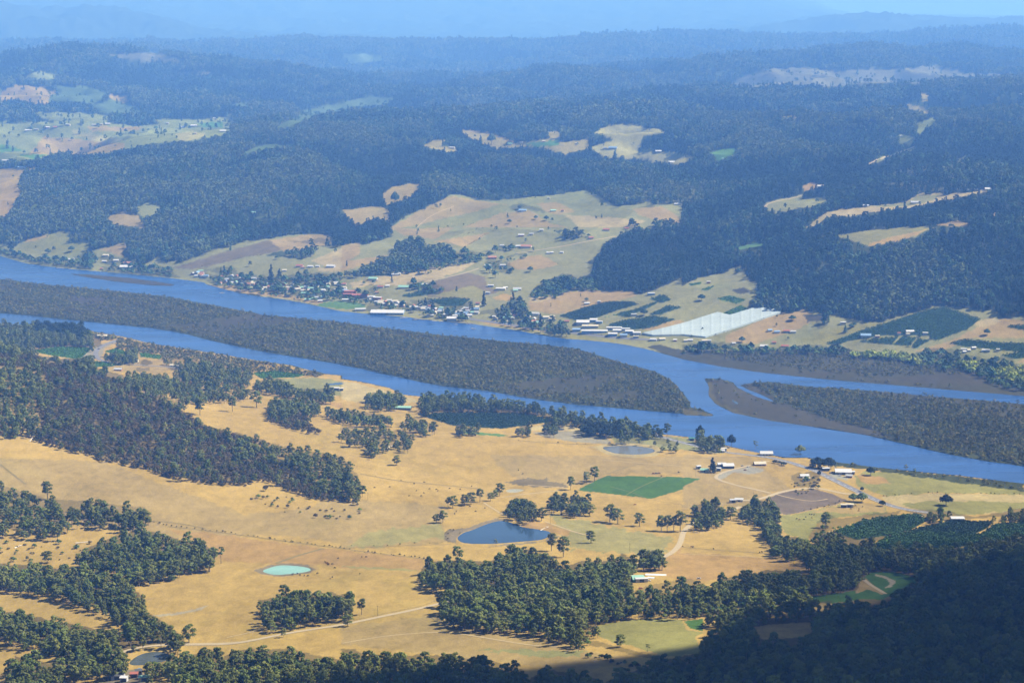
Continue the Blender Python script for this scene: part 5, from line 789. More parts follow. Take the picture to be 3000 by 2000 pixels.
# ------------------------------------------------------------------ buildings
def mpp(p): return p[1] / FPX
ROOFS = dict(white='white', cream='cream', red='red', mint='greenm', blue='blue', grey='grey', dark='dark', green='dgrn', brown='brick')
def building(p, wid, dep, h, roof, wall, rz, label, detail=True, pitch=.32, skill=False, cat=None, name='house', group=None):
    o = link(name, None, loc=(float(p[0]), float(p[1]), float(hgt(p[0], p[1])))); o.rotation_euler = (0, 0, rz); tag(o, label, cat or ('shed' if name != 'house' else 'house'), group)
    a, b = wid / 2, dep / 2; rh = b * pitch * 1.6
    m = MB(); V = [(-a, -b, -2), (a, -b, -2), (a, b, -2), (-a, b, -2), (-a, -b, h), (a, -b, h), (a, b, h), (-a, b, h), (-a, 0, h + rh), (a, 0, h + rh)]
    m.add(V, [(0, 1, 5, 4), (2, 3, 7, 6), (1, 2, 6, 9, 5), (3, 0, 4, 8, 7)]); link('wall', m.me('wall'), [M[wall]], o)
    e = .6; t = .22; k = rh / b; r = MB()
    for sgn in (-1, 1):
        y1 = sgn * (b + e); z1 = h - e * k
        r.add([(-a - e, 0, h + rh + .08), (a + e, 0, h + rh + .08), (a + e, y1, z1 + .08), (-a - e, y1, z1 + .08), (-a - e, 0, h + rh + .08 + t), (a + e, 0, h + rh + .08 + t), (a + e, y1, z1 + .08 + t), (-a - e, y1, z1 + .08 + t)], [(4, 5, 6, 7), (0, 3, 2, 1), (2, 3, 7, 6), (0, 4, 7, 3), (1, 2, 6, 5)] if sgn < 0 else [(7, 6, 5, 4), (1, 2, 3, 0), (6, 7, 3, 2), (3, 7, 4, 0), (5, 6, 2, 1)])
    link('roof', r.me('roof'), [M[roof]], o)
    if detail:
        d = MB(); d.box(-1.1 if name == 'house' else -2.4, 1.1 if name == 'house' else 2.4, -b - .12, -b + .05, 0, 2.4 if name == 'house' else min(3.8, h - .5)); link('door', d.me('door'), [M['dark']], o)
        n = max(1, int(wid / 7))
        for q in range(n):
            x = -a + (q + .5) * wid / n
            if abs(x) < 2.5: continue
            wd = MB(); wd.box(x - 1.1, x + 1.1, -b - .1, -b + .05, 1.1, 2.4); link('window', wd.me('window'), [M['glass']], o)
        if name == 'house' and wid > 12:
            c = MB(); c.box(a * .4, a * .4 + 1.1, .8, 1.9, h, h + rh + 1.4); link('chimney', c.me('chimney'), [M['brick']], o)
    return o
ORD = ['first', 'second', 'third', 'fourth', 'fifth', 'sixth', 'seventh', 'eighth', 'ninth', 'tenth', 'eleventh', 'twelfth', 'thirteenth', 'fourteenth', 'fifteenth', 'sixteenth', 'seventeenth', 'eighteenth', 'nineteenth', 'twentieth'] + ['%dth' % i for i in range(21, 90)]
def cluster(phrase, items, group=None, detail=False, rz0=0.):
    """items: tile x y width roof wall kind ; the label counts look-alikes from the left"""
    rows_ = []
    for it in items.split(';'):
        f = it.split()
        if not f: continue
        px = P('%s %s' % (f[0], f[1]))[0]; rows_.append((px, float(f[2]) / 2.352, f[3], f[4] if len(f) > 4 else 'cream', f[5] if len(f) > 5 else 'house', float(f[6]) if len(f) > 6 else 0))
    cnt = {}
    for r in rows_: cnt.setdefault((r[2], r[4]), []).append(r[0][0])
    gp = ground(np.array([r[0] for r in rows_]))
    for r, p in zip(rows_, gp):
        px, wpx, roof, wall, kind, dp = r; L = sorted(cnt[(roof, kind)]); nm = {'house': 'house', 'shed': 'shed', 'hall': 'hall'}[kind]
        lab = '%s-roofed %s %s' % (roof, nm, phrase) if len(L) == 1 else '%s %s-roofed %s %s' % (ORD[L.index(px[0])], roof, nm, phrase.replace(' the ', ' the ')) + (', from left' if len(phrase.split()) < 11 else '')
        wid = max(6, wpx * mpp(p) * .95); dep = dp or min(max(wid * .6, 6), 14); h = 3.0 if kind == 'house' else 4.2 if kind == 'shed' else 6
        building(p, wid, dep, h, ROOFS[roof], ROOFS[wall], rz0 + (rnd.random() - .5) * .5 * (dp == 0), lab, detail, .32 if kind == 'house' else .15, name=nm, group=group)
cluster('at the edge of the plantation', 'H 2042,866 88 mint green shed 16; H 2068,872 92 white white shed 5', None, True, .12)
cluster('of the farmyard with the dark cypress', 'I 108,92 30 white white shed; I 150,112 62 mint cream house; I 248,106 34 white grey shed; I 268,76 60 white grey shed 12; I 312,84 80 white dark shed 18; I 530,68 86 cream brown house', 'sheds and house of the cypress farm', True, .05)
cluster('at the end of the track beside the road trees', 'I 388,316 60 white cream house; I 345,325 46 grey cream shed', None, True)
cluster('hidden in hedges left of the highway', 'I 838,152 64 white white house; I 852,174 50 cream white shed', None, True)
cluster('between the highway and the river', 'I 1105,124 118 white grey shed 22; I 985,106 50 white dark shed; I 1146,152 46 grey brown house; I 1165,130 40 white cream shed', None, True, -.1)
cluster('in the green pasture below the brown field', 'I 1108,358 38 cream dark shed; I 1150,356 56 cream grey shed', None, True)
cluster('behind the hedge of the shaded orchard', 'I 1890,450 96 white grey shed 12', None, True)
cluster('on the river bank above the highway', 'N 2113,1324 50 white grey house; N 2120,1320 40 cream white shed; N 2245,1332 92 white grey house; N 2027,1290 42 green grey shed; N 2080,1318 24 white grey shed', None, True)
cluster('between the riverside trees and the golden hill', 'E 430,1252 110 mint dark shed 14; D 2310,1118 60 white grey shed; D 2352,1122 30 cream cream shed', None, True, -.12)
cluster('among the trees left of the gravel-ringed dam', 'E 1885,1410 36 white grey house; E 2000,1406 68 blue white house; E 2035,1412 30 mint grey shed', None, True)
cluster('near the bend of the highway at left', 'D 705,757 70 cream brown house; D 885,928 52 white cream house; D 940,925 30 grey cream shed; D 1200,958 58 cream white house; D 815,985 56 grey brown house; D 575,912 36 white grey shed', None, True)
cluster('of the small yard at the bottom left', 'G 815,1535 88 dark grey shed 12; G 925,1528 56 red brown shed; G 955,1508 50 dark grey shed; G 992,1552 80 mint cream shed; G 856,1556 50 white white shed', None, True)
cluster('on the river bank at far left', 'D 885,278 118 white grey shed 26; D 110,98 48 white cream house; D 490,226 48 grey cream house; D 880,250 56 brown cream house; D 800,232 38 white cream house; D 720,238 34 white cream house; D 730,197 40 cream cream house; D 1020,306 60 mint cream house; D 700,290 20 red cream house')
cluster('on the slope above the left end of the town', 'D 2280,272 62 white grey house; D 2140,274 40 white grey house; D 2065,270 50 red cream house; D 2085,284 30 red cream shed; D 2190,272 30 white cream house; D 1960,300 30 cream white house')
cluster('near the jetty', 'E 320,592 242 white blue shed 34', None, True, -.06)
cluster('of the waterfront', 'E 760,640 68 white grey hall 22; E 612,614 50 white cream shed; E 130,572 78 grey cream shed; E 500,563 60 grey cream hall 14; E 596,582 30 blue grey hall; E 40,506 70 white cream shed 10', None, False)
cluster('of the school', 'E 62,455 86 red brown hall 14; E 130,480 120 red brown hall 16; E 55,474 90 red brown hall 10; E 20,448 50 blue grey hall; E 205,492 56 grey cream hall; E 250,498 60 white red hall; D 2300,466 20 cream cream hall; D 2215,445 56 white grey hall 12')
cluster('on the lower slope above the town', 'E 370,328 50 grey cream house; E 398,323 26 white cream house; E 220,358 62 mint white house; E 272,414 42 red white house; E 318,408 30 white cream house; E 430,416 74 mint cream house; E 575,400 50 grey cream house; E 608,412 20 white cream house; D 2250,380 40 grey white house; E 15,395 40 red cream house; E 245,455 26 brown cream shed')
cluster('on the middle slope', 'E 1040,212 60 brown brown house; E 1010,268 48 grey cream house; E 1112,266 40 grey cream house; E 1240,58 42 white red house; E 1380,22 30 white cream house; E 1275,136 78 brown cream house; E 1218,134 36 white cream house; E 1105,130 30 grey cream house; E 1425,180 22 white white house; E 1450,178 22 white white house; E 1520,176 24 white white house; E 1310,50 30 grey cream house; E 1825,20 44 red cream house; E 1720,76 34 red cream house; E 1965,12 30 red cream house')
cluster('on the cleared ground behind the poplars', 'E 1030,408 42 white grey shed; E 1100,430 70 white cream shed; E 1212,430 60 grey cream house; E 1200,440 34 mint cream house; E 1130,420 30 white grey house; E 1010,455 30 grey blue house')
cluster('in the fields right of the town', 'E 1692,528 38 white grey house; E 1775,518 20 white grey shed; E 2135,464 50 grey blue shed; E 2015,608 40 grey cream shed; F 178,384 26 white brown shed; E 2045,100 2 grey grey shed')
cluster('at the right end of the town', 'E 1555,652 34 red cream house; E 1270,656 58 blue cream house; E 1340,664 58 mint cream house; E 1268,584 38 white grey house; E 1335,600 60 grey white house; E 1410,624 44 cream white house; E 1455,618 34 cream brown house; E 942,528 32 red white house; E 1055,620 30 white cream house; E 1125,610 40 grey white house; E 1220,575 30 white cream house; E 1160,628 40 mint white house; E 1230,600 34 white grey house')
cluster('of the packing sheds beside the white netting', 'E 1665,660 92 white grey shed 26; E 1738,645 54 white blue shed 16; E 1778,658 46 white blue shed; E 1715,688 118 cream grey shed 14; E 1620,712 56 blue blue shed 14; E 1745,722 190 white blue shed 14; E 1870,742 66 white blue shed 14; E 1945,750 52 blue white shed 12; E 1900,718 60 white grey shed 14; E 1985,724 60 white blue shed 14; E 2036,735 56 white grey shed 12; E 1880,700 110 white grey shed 10; E 1960,708 60 grey white shed 10; E 2030,760 40 cream grey shed 5', 'sheds of the fruit packing works', False, -.05)
cluster('in the row under the white netting', 'E 2150,778 46 white grey house; E 2210,775 44 cream grey house; E 2300,782 24 white red house; F 20,785 26 cream grey house; F 52,782 38 white cream house; F 150,786 42 cream grey house; F 185,786 24 grey white house')
cluster('on the slope right of the white netting', 'F 560,824 58 white cream house; F 630,798 30 red cream house; F 705,824 54 red cream house; F 600,714 30 blue cream house; F 650,724 40 blue white house; F 715,720 44 red blue house; F 762,724 38 grey cream house; F 350,805 26 grey cream house; F 1105,664 38 white cream shed')
cluster('in the big orchard', 'F 1262,750 74 blue grey house; F 1340,758 32 cream brown shed; F 1565,724 58 white cream house; F 1550,744 28 cream grey shed; F 1672,737 38 white grey shed; F 1490,738 16 red cream shed')
cluster('of the hamlet at the far right', 'F 2005,835 30 white grey house; F 1940,862 24 white grey house; F 1970,852 24 cream grey house; F 2080,852 36 white grey house; F 1935,845 38 grey cream house; F 2105,855 20 grey grey shed; F 2172,850 14 grey cream shed')
cluster('of the valley farms at upper left', 'A 195,902 48 white cream house; A 325,882 38 white red house; A 380,880 28 red cream house; A 655,866 38 white cream shed; A 742,858 34 white cream house; A 155,1160 64 blue grey shed; A 1258,880 34 white cream house; A 1335,870 44 white grey house; A 1535,908 46 white grey house; A 1480,820 22 white cream house; A 1347,924 14 white cream shed; A 35,1112 44 grey cream house; A 470,864 30 white cream shed; A 250,897 30 grey cream shed; A 1155,854 20 white cream shed; A 700,862 18 cream cream shed')
cluster('in the clearings on the middle ridge', 'B 1163,996 30 mint cream house; B 1240,987 24 white cream house; B 1395,979 22 cream red house; B 762,1024 42 white cream shed; B 1872,1024 60 blue grey house; B 2185,1048 44 white cream house; B 2275,1124 48 white cream house; B 1620,994 16 white cream shed; B 1820,1026 30 grey cream shed')
cluster('in the uppermost paddocks above the town', 'B 1250,1456 56 blue grey house; B 1460,1457 40 mint cream house; B 2310,1412 32 white grey house; B 1525,1458 22 red cream shed; B 1430,1372 1 grey cream shed; A 1745,1470 34 mint cream house')
cluster('on the far right hillside', 'C 1970,640 18 white white house; C 120,1112 40 white cream house; C 280,1099 20 mint cream house; C 210,1137 24 cream cream house; C 948,1290 44 white cream house; C 990,1287 24 red cream house; C 1262,1424 42 grey white house; C 1600,1402 58 grey cream house; C 1628,1200 34 white cream house; C 1745,1188 20 white cream house; C 1945,1155 42 white grey house; C 2110,1310 58 white cream house; C 2155,1306 38 cream grey house; C 1955,1317 36 white cream house; C 2020,1313 24 grey cream house; C 2200,1302 30 white cream house; C 1505,942 16 white cream house; C 2330,652 24 white cream house')
# houses of the town between the landmarks
LAND = [('the long white shed by the jetty', P('E 320,585')[0]), ('the red-roofed school', P('E 110,470')[0]), ('the sports oval', P('E 40,535')[0]), ('the tall poplar in the town', P('E 982,500')[0]), ('the pointed pine above the town', P('D 1868,340')[0]), ('the white boat shed', P('E 760,635')[0]), ('the riverside car park', P('D 1900,480')[0])]
TOWN = [('D 1480,350 1600,330 1760,340 1780,380 1500,392', 16), ('D 1700,372 1900,385 2200,405 2352,425 2352,452 2150,470 1900,445 1700,420 1640,400', 46), ('D 2080,480 2250,470 2230,510 2100,515', 6), ('D 1290,300 1400,300 1440,345 1330,350', 8), ('D 2200,380 2352,380 2352,420 2230,400', 5), ('E 200,500 330,505 500,530 700,558 860,590 900,640 800,620 640,595 480,548 250,540', 40), ('E 820,560 940,545 960,610 900,630', 9), ('E 1050,600 1200,585 1350,610 1480,640 1360,660 1200,665 1060,640', 14), ('E 0,410 60,430 40,445 0,440', 3)]
tp = []
for s_, n_ in TOWN:
    pl = P(s_); got = 0; tries = 0
    while got < n_ and tries < 4000:
        tries += 1; q = np.array([rnd.uniform(pl[:, 0].min(), pl[:, 0].max()), rnd.uniform(pl[:, 1].min(), pl[:, 1].max())])
        if not inside(q[:1], q[1:], pl)[0]: continue
        if any(abs(q[0] - t[0]) < 10 and abs(q[1] - t[1]) < 4.2 for t in tp): continue
        tp.append(q); got += 1
tg = ground(np.array(tp)); info = []
for q, g in zip(tp, tg):
    roof = rnd.choice(['white', 'white', 'white', 'cream', 'red', 'grey', 'grey', 'grey', 'mint', 'cream', 'brown', 'blue']); li = min(range(len(LAND)), key=lambda k: abs(q[0] - LAND[k][1][0]) + 3 * abs(q[1] - LAND[k][1][1])); side = 'left' if q[0] < LAND[li][1][0] else 'right'; info.append((roof, li, side, abs(q[0] - LAND[li][1][0])))
for k, (q, g) in enumerate(zip(tp, tg)):
    roof, li, side, d = info[k]; same = sorted(i[3] for i in info if i[:3] == (roof, li, side)); n_ = same.index(d)
    lab = '%s-roofed town house, %s such %s of %s' % (roof, ORD[n_], side, LAND[li][0])
    wd = rnd.uniform(7.5, 13); building(g, wd, rnd.uniform(6, 9), 3, ROOFS[roof], ROOFS[rnd.choice(['white', 'cream', 'white', 'brown', 'grey'])], rnd.choice([0, 0, math.pi / 2]) + rnd.uniform(-.35, .1), lab, False, group='houses of the riverside town')

# white netting over the orchard
def netting():
    top = P('E 2070,736 F 0,666 240,590 325,610 480,563 600,557 665,572 680,586'); bot = P('E 2070,738 2140,750 F 0,744 155,760 300,716 680,588'); n, m_ = 70, 22
    o = link('orchard_netting', None, loc=(0, 0, 0)); tag(o, 'white protective netting stretched over the orchard beside the packing sheds', 'netting')
    xs = np.linspace(top[0, 0], 2288.5, n + 1); V = []; px = []
    for x in xs:
        a = np.interp(x, top[:, 0], top[:, 1]); b = max(np.interp(x, bot[:, 0], bot[:, 1]), a + .5)
        for k in range(m_ + 1): px.append((x, a + (b - a) * k / m_))
    g = ground(np.array(px)); c = g.mean(0); o.location = tuple(map(float, c)); F = []
    for i in range(n + 1):
        for k in range(m_ + 1):
            p = g[i * (m_ + 1) + k]; ed = min(i, n - i, k, m_ - k); V.append((p[0] - c[0], p[1] - c[1], p[2] - c[2] + 3.6 + (.35 if (i % 5 == 0) else 0) + (.3 if (k % 5 == 0) else 0) - (.9 if ed == 0 else 0)))
    for i in range(n):
        for k in range(m_): a = i * (m_ + 1) + k; F.append((a, a + 1, a + m_ + 2, a + m_ + 1))
    nt_ = link('net', mesh('net', V, F), [M['net']], o)
    md = nt_.modifiers.new('t', 'SOLIDIFY'); md.thickness = .1
    S = MB()
    ed = [i * (m_ + 1) + m_ for i in range(n + 1)]
    for a, b in zip(ed[:-1], ed[1:]):
        A, B = V[a], V[b]; S.add([A, B, (B[0] + 0, B[1] - 1.2, B[2] - 3.2), (A[0], A[1] - 1.2, A[2] - 3.2)], [(0, 3, 2, 1)])
    link('side_net', S.me('side_net'), [M['net']], o)
    for k in range(0, n, 3):
        a = V[ed[k]]; t = MB(); t.tube([(a[0], a[1] + .3, a[2] - 6), (a[0], a[1] + .3, a[2] + .2)], [.12, .12], 4); link('post', t.me('post'), [M['post']], o)
netting()

# ------------------------------------------------------------------ animals, vehicles, boats, small things
def skinned(name, verts, edges, rad, mats):
    me = bpy.data.meshes.new(name); me.from_pydata(verts, edges, []); o = bpy.data.objects.new(name, me); C.objects.link(o); sk = o.modifiers.new('s', 'SKIN')
    for v, r in zip(me.skin_vertices[0].data, rad): v.radius = (r, r) if not isinstance(r, tuple) else r
    me.skin_vertices[0].data[0].use_root = True
    sb = o.modifiers.new('b', 'SUBSURF'); sb.levels = 1; sb.render_levels = 1
    dg = bpy.context.evaluated_depsgraph_get(); m2 = bpy.data.meshes.new_from_object(o.evaluated_get(dg)); bpy.data.objects.remove(o); m2.name = name
    for m in mats: m2.materials.append(m)
    return m2
def cow_mesh(m, graze):
    V = [(0, 0, 1.0), (.75, 0, 1.05), (-.75, 0, 1.08), (1.05, 0, 1.15 if not graze else .95), (1.35, 0, 1.45 if not graze else .5), (1.65, 0, 1.38 if not graze else .2)]
    R = [.40, .38, .34, .25, .17, .12]; E = [(0, 1), (0, 2), (1, 3), (3, 4), (4, 5)]
    for sx in (.7, -.72):
        for sy in (.22, -.22):
            i = len(V); V += [(sx, sy, .7), (sx - .03, sy, .38), (sx, sy, .02)]; R += [.14, .08, .07]; E += [(1 if sx > 0 else 2, i), (i, i + 1), (i + 1, i + 2)]
    i = len(V); V += [(-1.1, 0, 1.05), (-1.18, 0, .6)]; R += [.06, .05]; E += [(2, i), (i, i + 1)]
    return skinned('cow', V, E, R, [m])
COWS = [cow_mesh(M['hide'], True), cow_mesh(M['hide'], False), cow_mesh(M['hideb'], True)]
herds = [('by the turquoise pond', 'G 2240,737 2250,745 2256,742 2265,750 2288,752 2308,778 2262,756 2015,822 2050,817 2068,827 2098,830 2120,833 2187,815 2275,852 2290,842 2330,712'), ('on the golden paddock above the big dam', 'H 230,225 333,220 503,198 570,188 517,246 568,262 607,234 656,238 666,247 550,282 467,281 745,232 820,236 792,388 925,388 990,365 1220,105 1250,130 885,355 780,405'), ('below the brown field', 'I 785,440 805,445 835,445 890,432 888,410 905,412 848,428 875,408 1215,372 1240,356 1190,350 1212,385 1158,372'), ('in the paddock beside the long windbreak', 'I 530,672 545,668 60,632 72,634 H 2018,342 2026,341 2205,145 2322,118 2326,120 142,702 170,703 128,818')]
for ph, s_ in herds:
    pts = ground(P(s_))
    for k, p in enumerate(pts):
        i = rnd.choice([0, 0, 1, 2]); o = link('cow', COWS[i], loc=tuple(map(float, p)), rz=rnd.random() * 6.28); o.scale = (1.15,) * 3
        tag(o, '%s cow %s %s' % ('black' if i < 2 else 'brown', 'standing with head up' if i == 1 else 'grazing', ph), 'cow', 'cattle %s' % ph)
def car(p, rz, col, label, name='parked_car'):
    o = link(name, None, loc=(float(p[0]), float(p[1]), float(hgt(p[0], p[1])) + .35)); o.rotation_euler = (0, 0, rz); tag(o, label, 'car')
    key = 'car_' + col
    if key not in CR:
        b = MB(); pr = [(-2.2, .35), (-2.2, .95), (-1.5, 1.05), (1.2, 1.0), (2.2, .8), (2.25, .35)]
        V = [(x, y, z) for y in (-.88, .88) for x, z in pr]; n = len(pr); b.add(V, [tuple(range(n))[::-1], tuple(range(n, 2 * n))] + [(i, (i + 1) % n, n + (i + 1) % n, n + i)[::-1] for i in range(n)])
        c = MB(); pr = [(-1.6, 1.0), (-1.25, 1.5), (.45, 1.5), (1.1, 1.0)]; V = [(x, y, z) for y in (-.75, .75) for x, z in pr]; n = 4; c.add(V, [tuple(range(n))[::-1], tuple(range(n, 2 * n))] + [(i, (i + 1) % n, n + (i + 1) % n, n + i)[::-1] for i in range(n)])
        rf = MB(); rf.box(-1.2, .4, -.7, .7, 1.51, 1.56); w_ = MB(); w_.tube([(0, -.12, 0), (0, .12, 0)], [.34, .34], 12)
        CR[key] = (b.me('car_body'), c.me('car_glass'), rf.me('car_roof'), w_.me('wheel'))
        for me, m in zip(CR[key], (col, 'glass', col, 'dark')): me.materials.append(M[m])
    b, c, rf, wh = CR[key]; link('body', b, (), o); link('window', c, (), o); link('roof_panel', rf, (), o)
    for x in (-1.4, 1.4):
        for y in (-.82, .82): link('wheel', wh, (), o, (x, y, .34))
for tl, x, y, col, rz, lab in [('D', 775, 797, 'white', .5, 'white car driving on the left bend of the highway'), ('D', 681, 838, 'dark', .9, 'dark car driving on the left bend of the highway'), ('I', 411, 76, 'white', 0, 'white truck in the cypress farmyard'), ('I', 450, 82, 'grey', 1, 'grey vehicle in the cypress farmyard'), ('I', 430, 104, 'red', .2, 'red vehicle in the cypress farmyard'), ('I', 1082, 143, 'white', .4, 'white vehicle beside the big riverside shed'), ('I', 1020, 125, 'dark', .1, 'dark vehicle between the two riverside sheds'), ('I', 112, 852, 'white', 0, 'white utility parked alone in the paddock above the woods'), ('H', 1988, 926, 'white', .3, 'left white car among the trees below the green shed'), ('H', 2004, 938, 'white', .1, 'right white car among the trees below the green shed'), ('H', 2062, 920, 'red', .5, 'red car on the bare ground below the green shed'), ('H', 2118, 868, 'white', .1, 'white car at the end of the white strips'), ('G', 962, 1478, 'blue', .2, 'blue car behind the yard at bottom left'), ('G', 1022, 1546, 'grey', .2, 'grey car at the right end of the bottom left yard'), ('E', 1850, 1485, 'dark', .1, 'dark tractor-like vehicle on the dam bank'), ('I', 2150, 126, 'grey', 0, '')] + [('H', 2150 + 20 * k, 128 - k, 'dark' if k % 2 else 'red', .1 * k, lb) for k, lb in enumerate(['red machine parked behind the emerald field', 'dark machine parked behind the emerald field', 'second red machine parked behind the emerald field'])] + [('E', 1690 + 18 * k, 733 + k * .6, 'white', 1.4, 'white vehicle parked before the packing sheds, %s from the left' % ORD[k]) for k in range(7)] + [('D', 1690 + 32 * k, 432 + k * 6, 'white', .2, 'white caravan on the town foreshore, %s from the left' % ORD[k]) for k in range(5)] + [('E', 540 + 30 * k, 602 + k * 2.5, ['white', 'grey', 'red', 'blue', 'white'][k], .1, 'vehicle on the town waterfront, %s from the left' % ORD[k]) for k in range(5)]:
    if lab: car(ground(P('%s %g,%g' % (tl, x, y)))[0], rz, col, lab, 'parked_car' if 'driving' not in lab else 'car')
def boat(px, L, rz, label, sail=True, dark=False):
    p = on_plane(P(px), 0)[0]; o = link('sailing_boat' if sail else 'motor_boat', None, loc=(float(p[0]), float(p[1]), 0)); o.rotation_euler = (0, 0, rz); tag(o, label, 'boat')
    m = MB(); S = [(-.5, .14, .75), (-.2, .17, .7), (.2, .15, .75), (.42, .07, .9), (.5, .005, 1.0)]; V = []
    for x, hw, z in S: V += [(x * L, -hw * L, z), (x * L, -hw * L * .5, -.3), (x * L, hw * L * .5, -.3), (x * L, hw * L, z)]
    F = [(0, 1, 2, 3)] + [(16, 19, 18, 17)]
    for i in range(4):
        for k in range(3): F.append((i * 4 + k, (i + 1) * 4 + k, (i + 1) * 4 + k + 1, i * 4 + k + 1))
        F.append((i * 4 + 3, (i + 1) * 4 + 3, (i + 1) * 4, i * 4))
    m.add(V, F); link('hull', m.me('hull'), [M['dark' if dark else 'white']], o)
    c = MB(); c.box(-.25 * L, .15 * L, -.09 * L, .09 * L, .72, 1.5); link('cabin', c.me('cabin'), [M['white']], o)
    if sail:
        t = MB(); t.tube([(.05 * L, 0, .7), (.05 * L, 0, L * 1.15)], [.1, .06], 5); link('mast', t.me('mast'), [M['white']], o); t = MB(); t.tube([(.05 * L, 0, 1.9), (-.38 * L, 0, 1.9)], [.09, .08], 5); link('boom', t.me('boom'), [M['cream']], o)
boat('D 1530,452', 11, .2, 'white yacht with a bare mast anchored off the left end of the town'); boat('E 905,697', 9, .1, 'left white yacht anchored off the waterfront', True); boat('E 917,698', 7, .2, 'small boat tied beside the yacht off the waterfront', False); boat('E 790,669', 7, 0, 'small white boat off the white boat shed', False)
boat('D 405,279', 12, .1, 'left white boat moored at the far left bank', False); boat('D 430,281', 9, .1, 'right white boat moored at the far left bank', False); boat('D 485,286', 9, .3, 'white boat below the far left houses', False); boat('D 655,300', 8, 0, 'white boat near the white shed at far left', False)
boat('E 512,637', 14, .2, 'dark-hulled boat at the jetty', True, True); boat('E 430,622', 16, .1, 'white launch at the jetty left of the pier', False); boat('E 690,648', 10, .1, 'white launch moored left of the boat shed', False); boat('E 640,646', 10, .1, 'white boat at the end of the pier', True); boat('E 880,664', 10, -.1, 'white boat at the long landing stage', False)
def deck(pts, wid, label):
    g = on_plane(P(pts), 0)[:, :2]; o = link('jetty', None, loc=(float(g[0, 0]), float(g[0, 1]), 0)); tag(o, label, 'jetty'); d = MB()
    for a, b in zip(g[:-1] - g[0], g[1:] - g[0]):
        t = (b - a) / np.hypot(*(b - a)); n = np.array([-t[1], t[0]]) * wid / 2; d.add([(*(a + n), 1.2), (*(a - n), 1.2), (*(b - n), 1.2), (*(b + n), 1.2), (*(a + n), .9), (*(a - n), .9), (*(b - n), .9), (*(b + n), .9)], [(0, 1, 2, 3), (7, 6, 5, 4), (0, 4, 5, 1), (1, 5, 6, 2), (2, 6, 7, 3), (3, 7, 4, 0)])
    link('deck', d.me('deck'), [M['post']], o)
    gg = dense(g - g[0], 6, False)
    for a in gg[::2]: t = MB(); t.tube([(a[0], a[1], -2), (a[0], a[1], 1.9)], [.16, .16], 5); link('pile', t.me('pile'), [M['post']], o)
deck('E 500,628 560,636 625,636', 3, 'timber pier below the long white shed'); deck('E 790,652 850,656 910,662', 2.5, 'low landing stage right of the boat shed'); deck('D 1430,392 1500,412', 2, 'short landing at the left end of the town')
# white plastic strips beside the green shed
for x0, x1, y, wd, lab in [(2095, 2240, 824, 6, 'long white plastic strip behind the green shed'), (2112, 2160, 845, 5, 'short white plastic strip right of the green shed')]:
    a, b = ground(P('H %g,%g %g,%g' % (x0, y, x1, y + 2))); L = math.hypot(b[0] - a[0], b[1] - a[1]); m = MB(); n = 8
    V = []; F = []
    for x in np.linspace(0, L, 12):
        for k in range(n + 1): q = math.pi * k / n; V.append((x, -math.cos(q) * wd / 2, math.sin(q) * 1.6))
    for i in range(11):
        for k in range(n): c_ = i * (n + 1) + k; F.append((c_, c_ + n + 1, c_ + n + 2, c_ + 1))
    m.add(V, F); o = link('plastic_tunnel', m.me('plastic_tunnel'), [M['rock']], None, tuple(map(float, a)), math.atan2(b[1] - a[1], b[0] - a[0])); tag(o, lab, 'tunnel')
# poles and fallen logs
for k, (s_, lab) in enumerate([('H 1440,470', 'power pole beside the big dam'), ('H 1988,662', 'power pole in the paddock above the plantation'), ('H 250,1100', 'power pole beside the gravel road'), ('I 762,760', 'power pole above the shaded woods'), ('I 90,148', 'power pole beside the emerald field'), ('H 183,305', 'dead tree stump pole below the dark hill'), ('G 1865,1230', 'power pole left of the rectangular grove'), ('I 488,305', 'pole beside the dirt road junction')]):
    p = ground(P(s_))[0]; o = link('power_pole', None, loc=tuple(map(float, p))); tag(o, lab, 'pole'); t = MB(); t.tube([(0, 0, -1), (0, 0, 10)], [.2, .13], 6); link('post', t.me('post'), [M['post']], o); t = MB(); t.box(-1.2, 1.2, -.07, .07, 9.2, 9.4); link('crossarm', t.me('crossarm'), [M['post']], o)
for k, (s_, lab) in enumerate([('D 205,1475 235,1435', 'long white fallen trunk below the dark hill'), ('D 570,1550 582,1530', 'short white fallen trunk at the foot of the hill'), ('G 520,606 630,598', 'white fallen trunk in the rough left paddock'), ('E 290,1535 355,1500', 'bleached log lying in the scattered trees'), ('E 380,1490 412,1462', 'forked bleached log in the scattered trees'), ('H 1372,520 1430,492', 'white dead log on the dam shore'), ('G 100,640 150,620', 'white log in the rough left paddock, left of the other')]):
    a, b = ground(P(s_)); v = b - a; t = MB(); t.tube([(0, 0, .4), tuple(v * .5 + (0, 0, .8)), tuple(v + (0, 0, .5))], [.55, .45, .2], 6); mid = v * .6; t.tube([tuple(mid + (0, 0, .6)), tuple(mid + (3, 1.5, 2.2))], [.25, .08], 5); t.tube([tuple(v * .8 + (0, 0, .6)), tuple(v * .8 + (-2, 2.5, 1.8))], [.2, .06], 5); o = link('fallen_log', t.me('fallen_log'), [M['deadw']], None, tuple(map(float, a))); tag(o, lab, 'log')

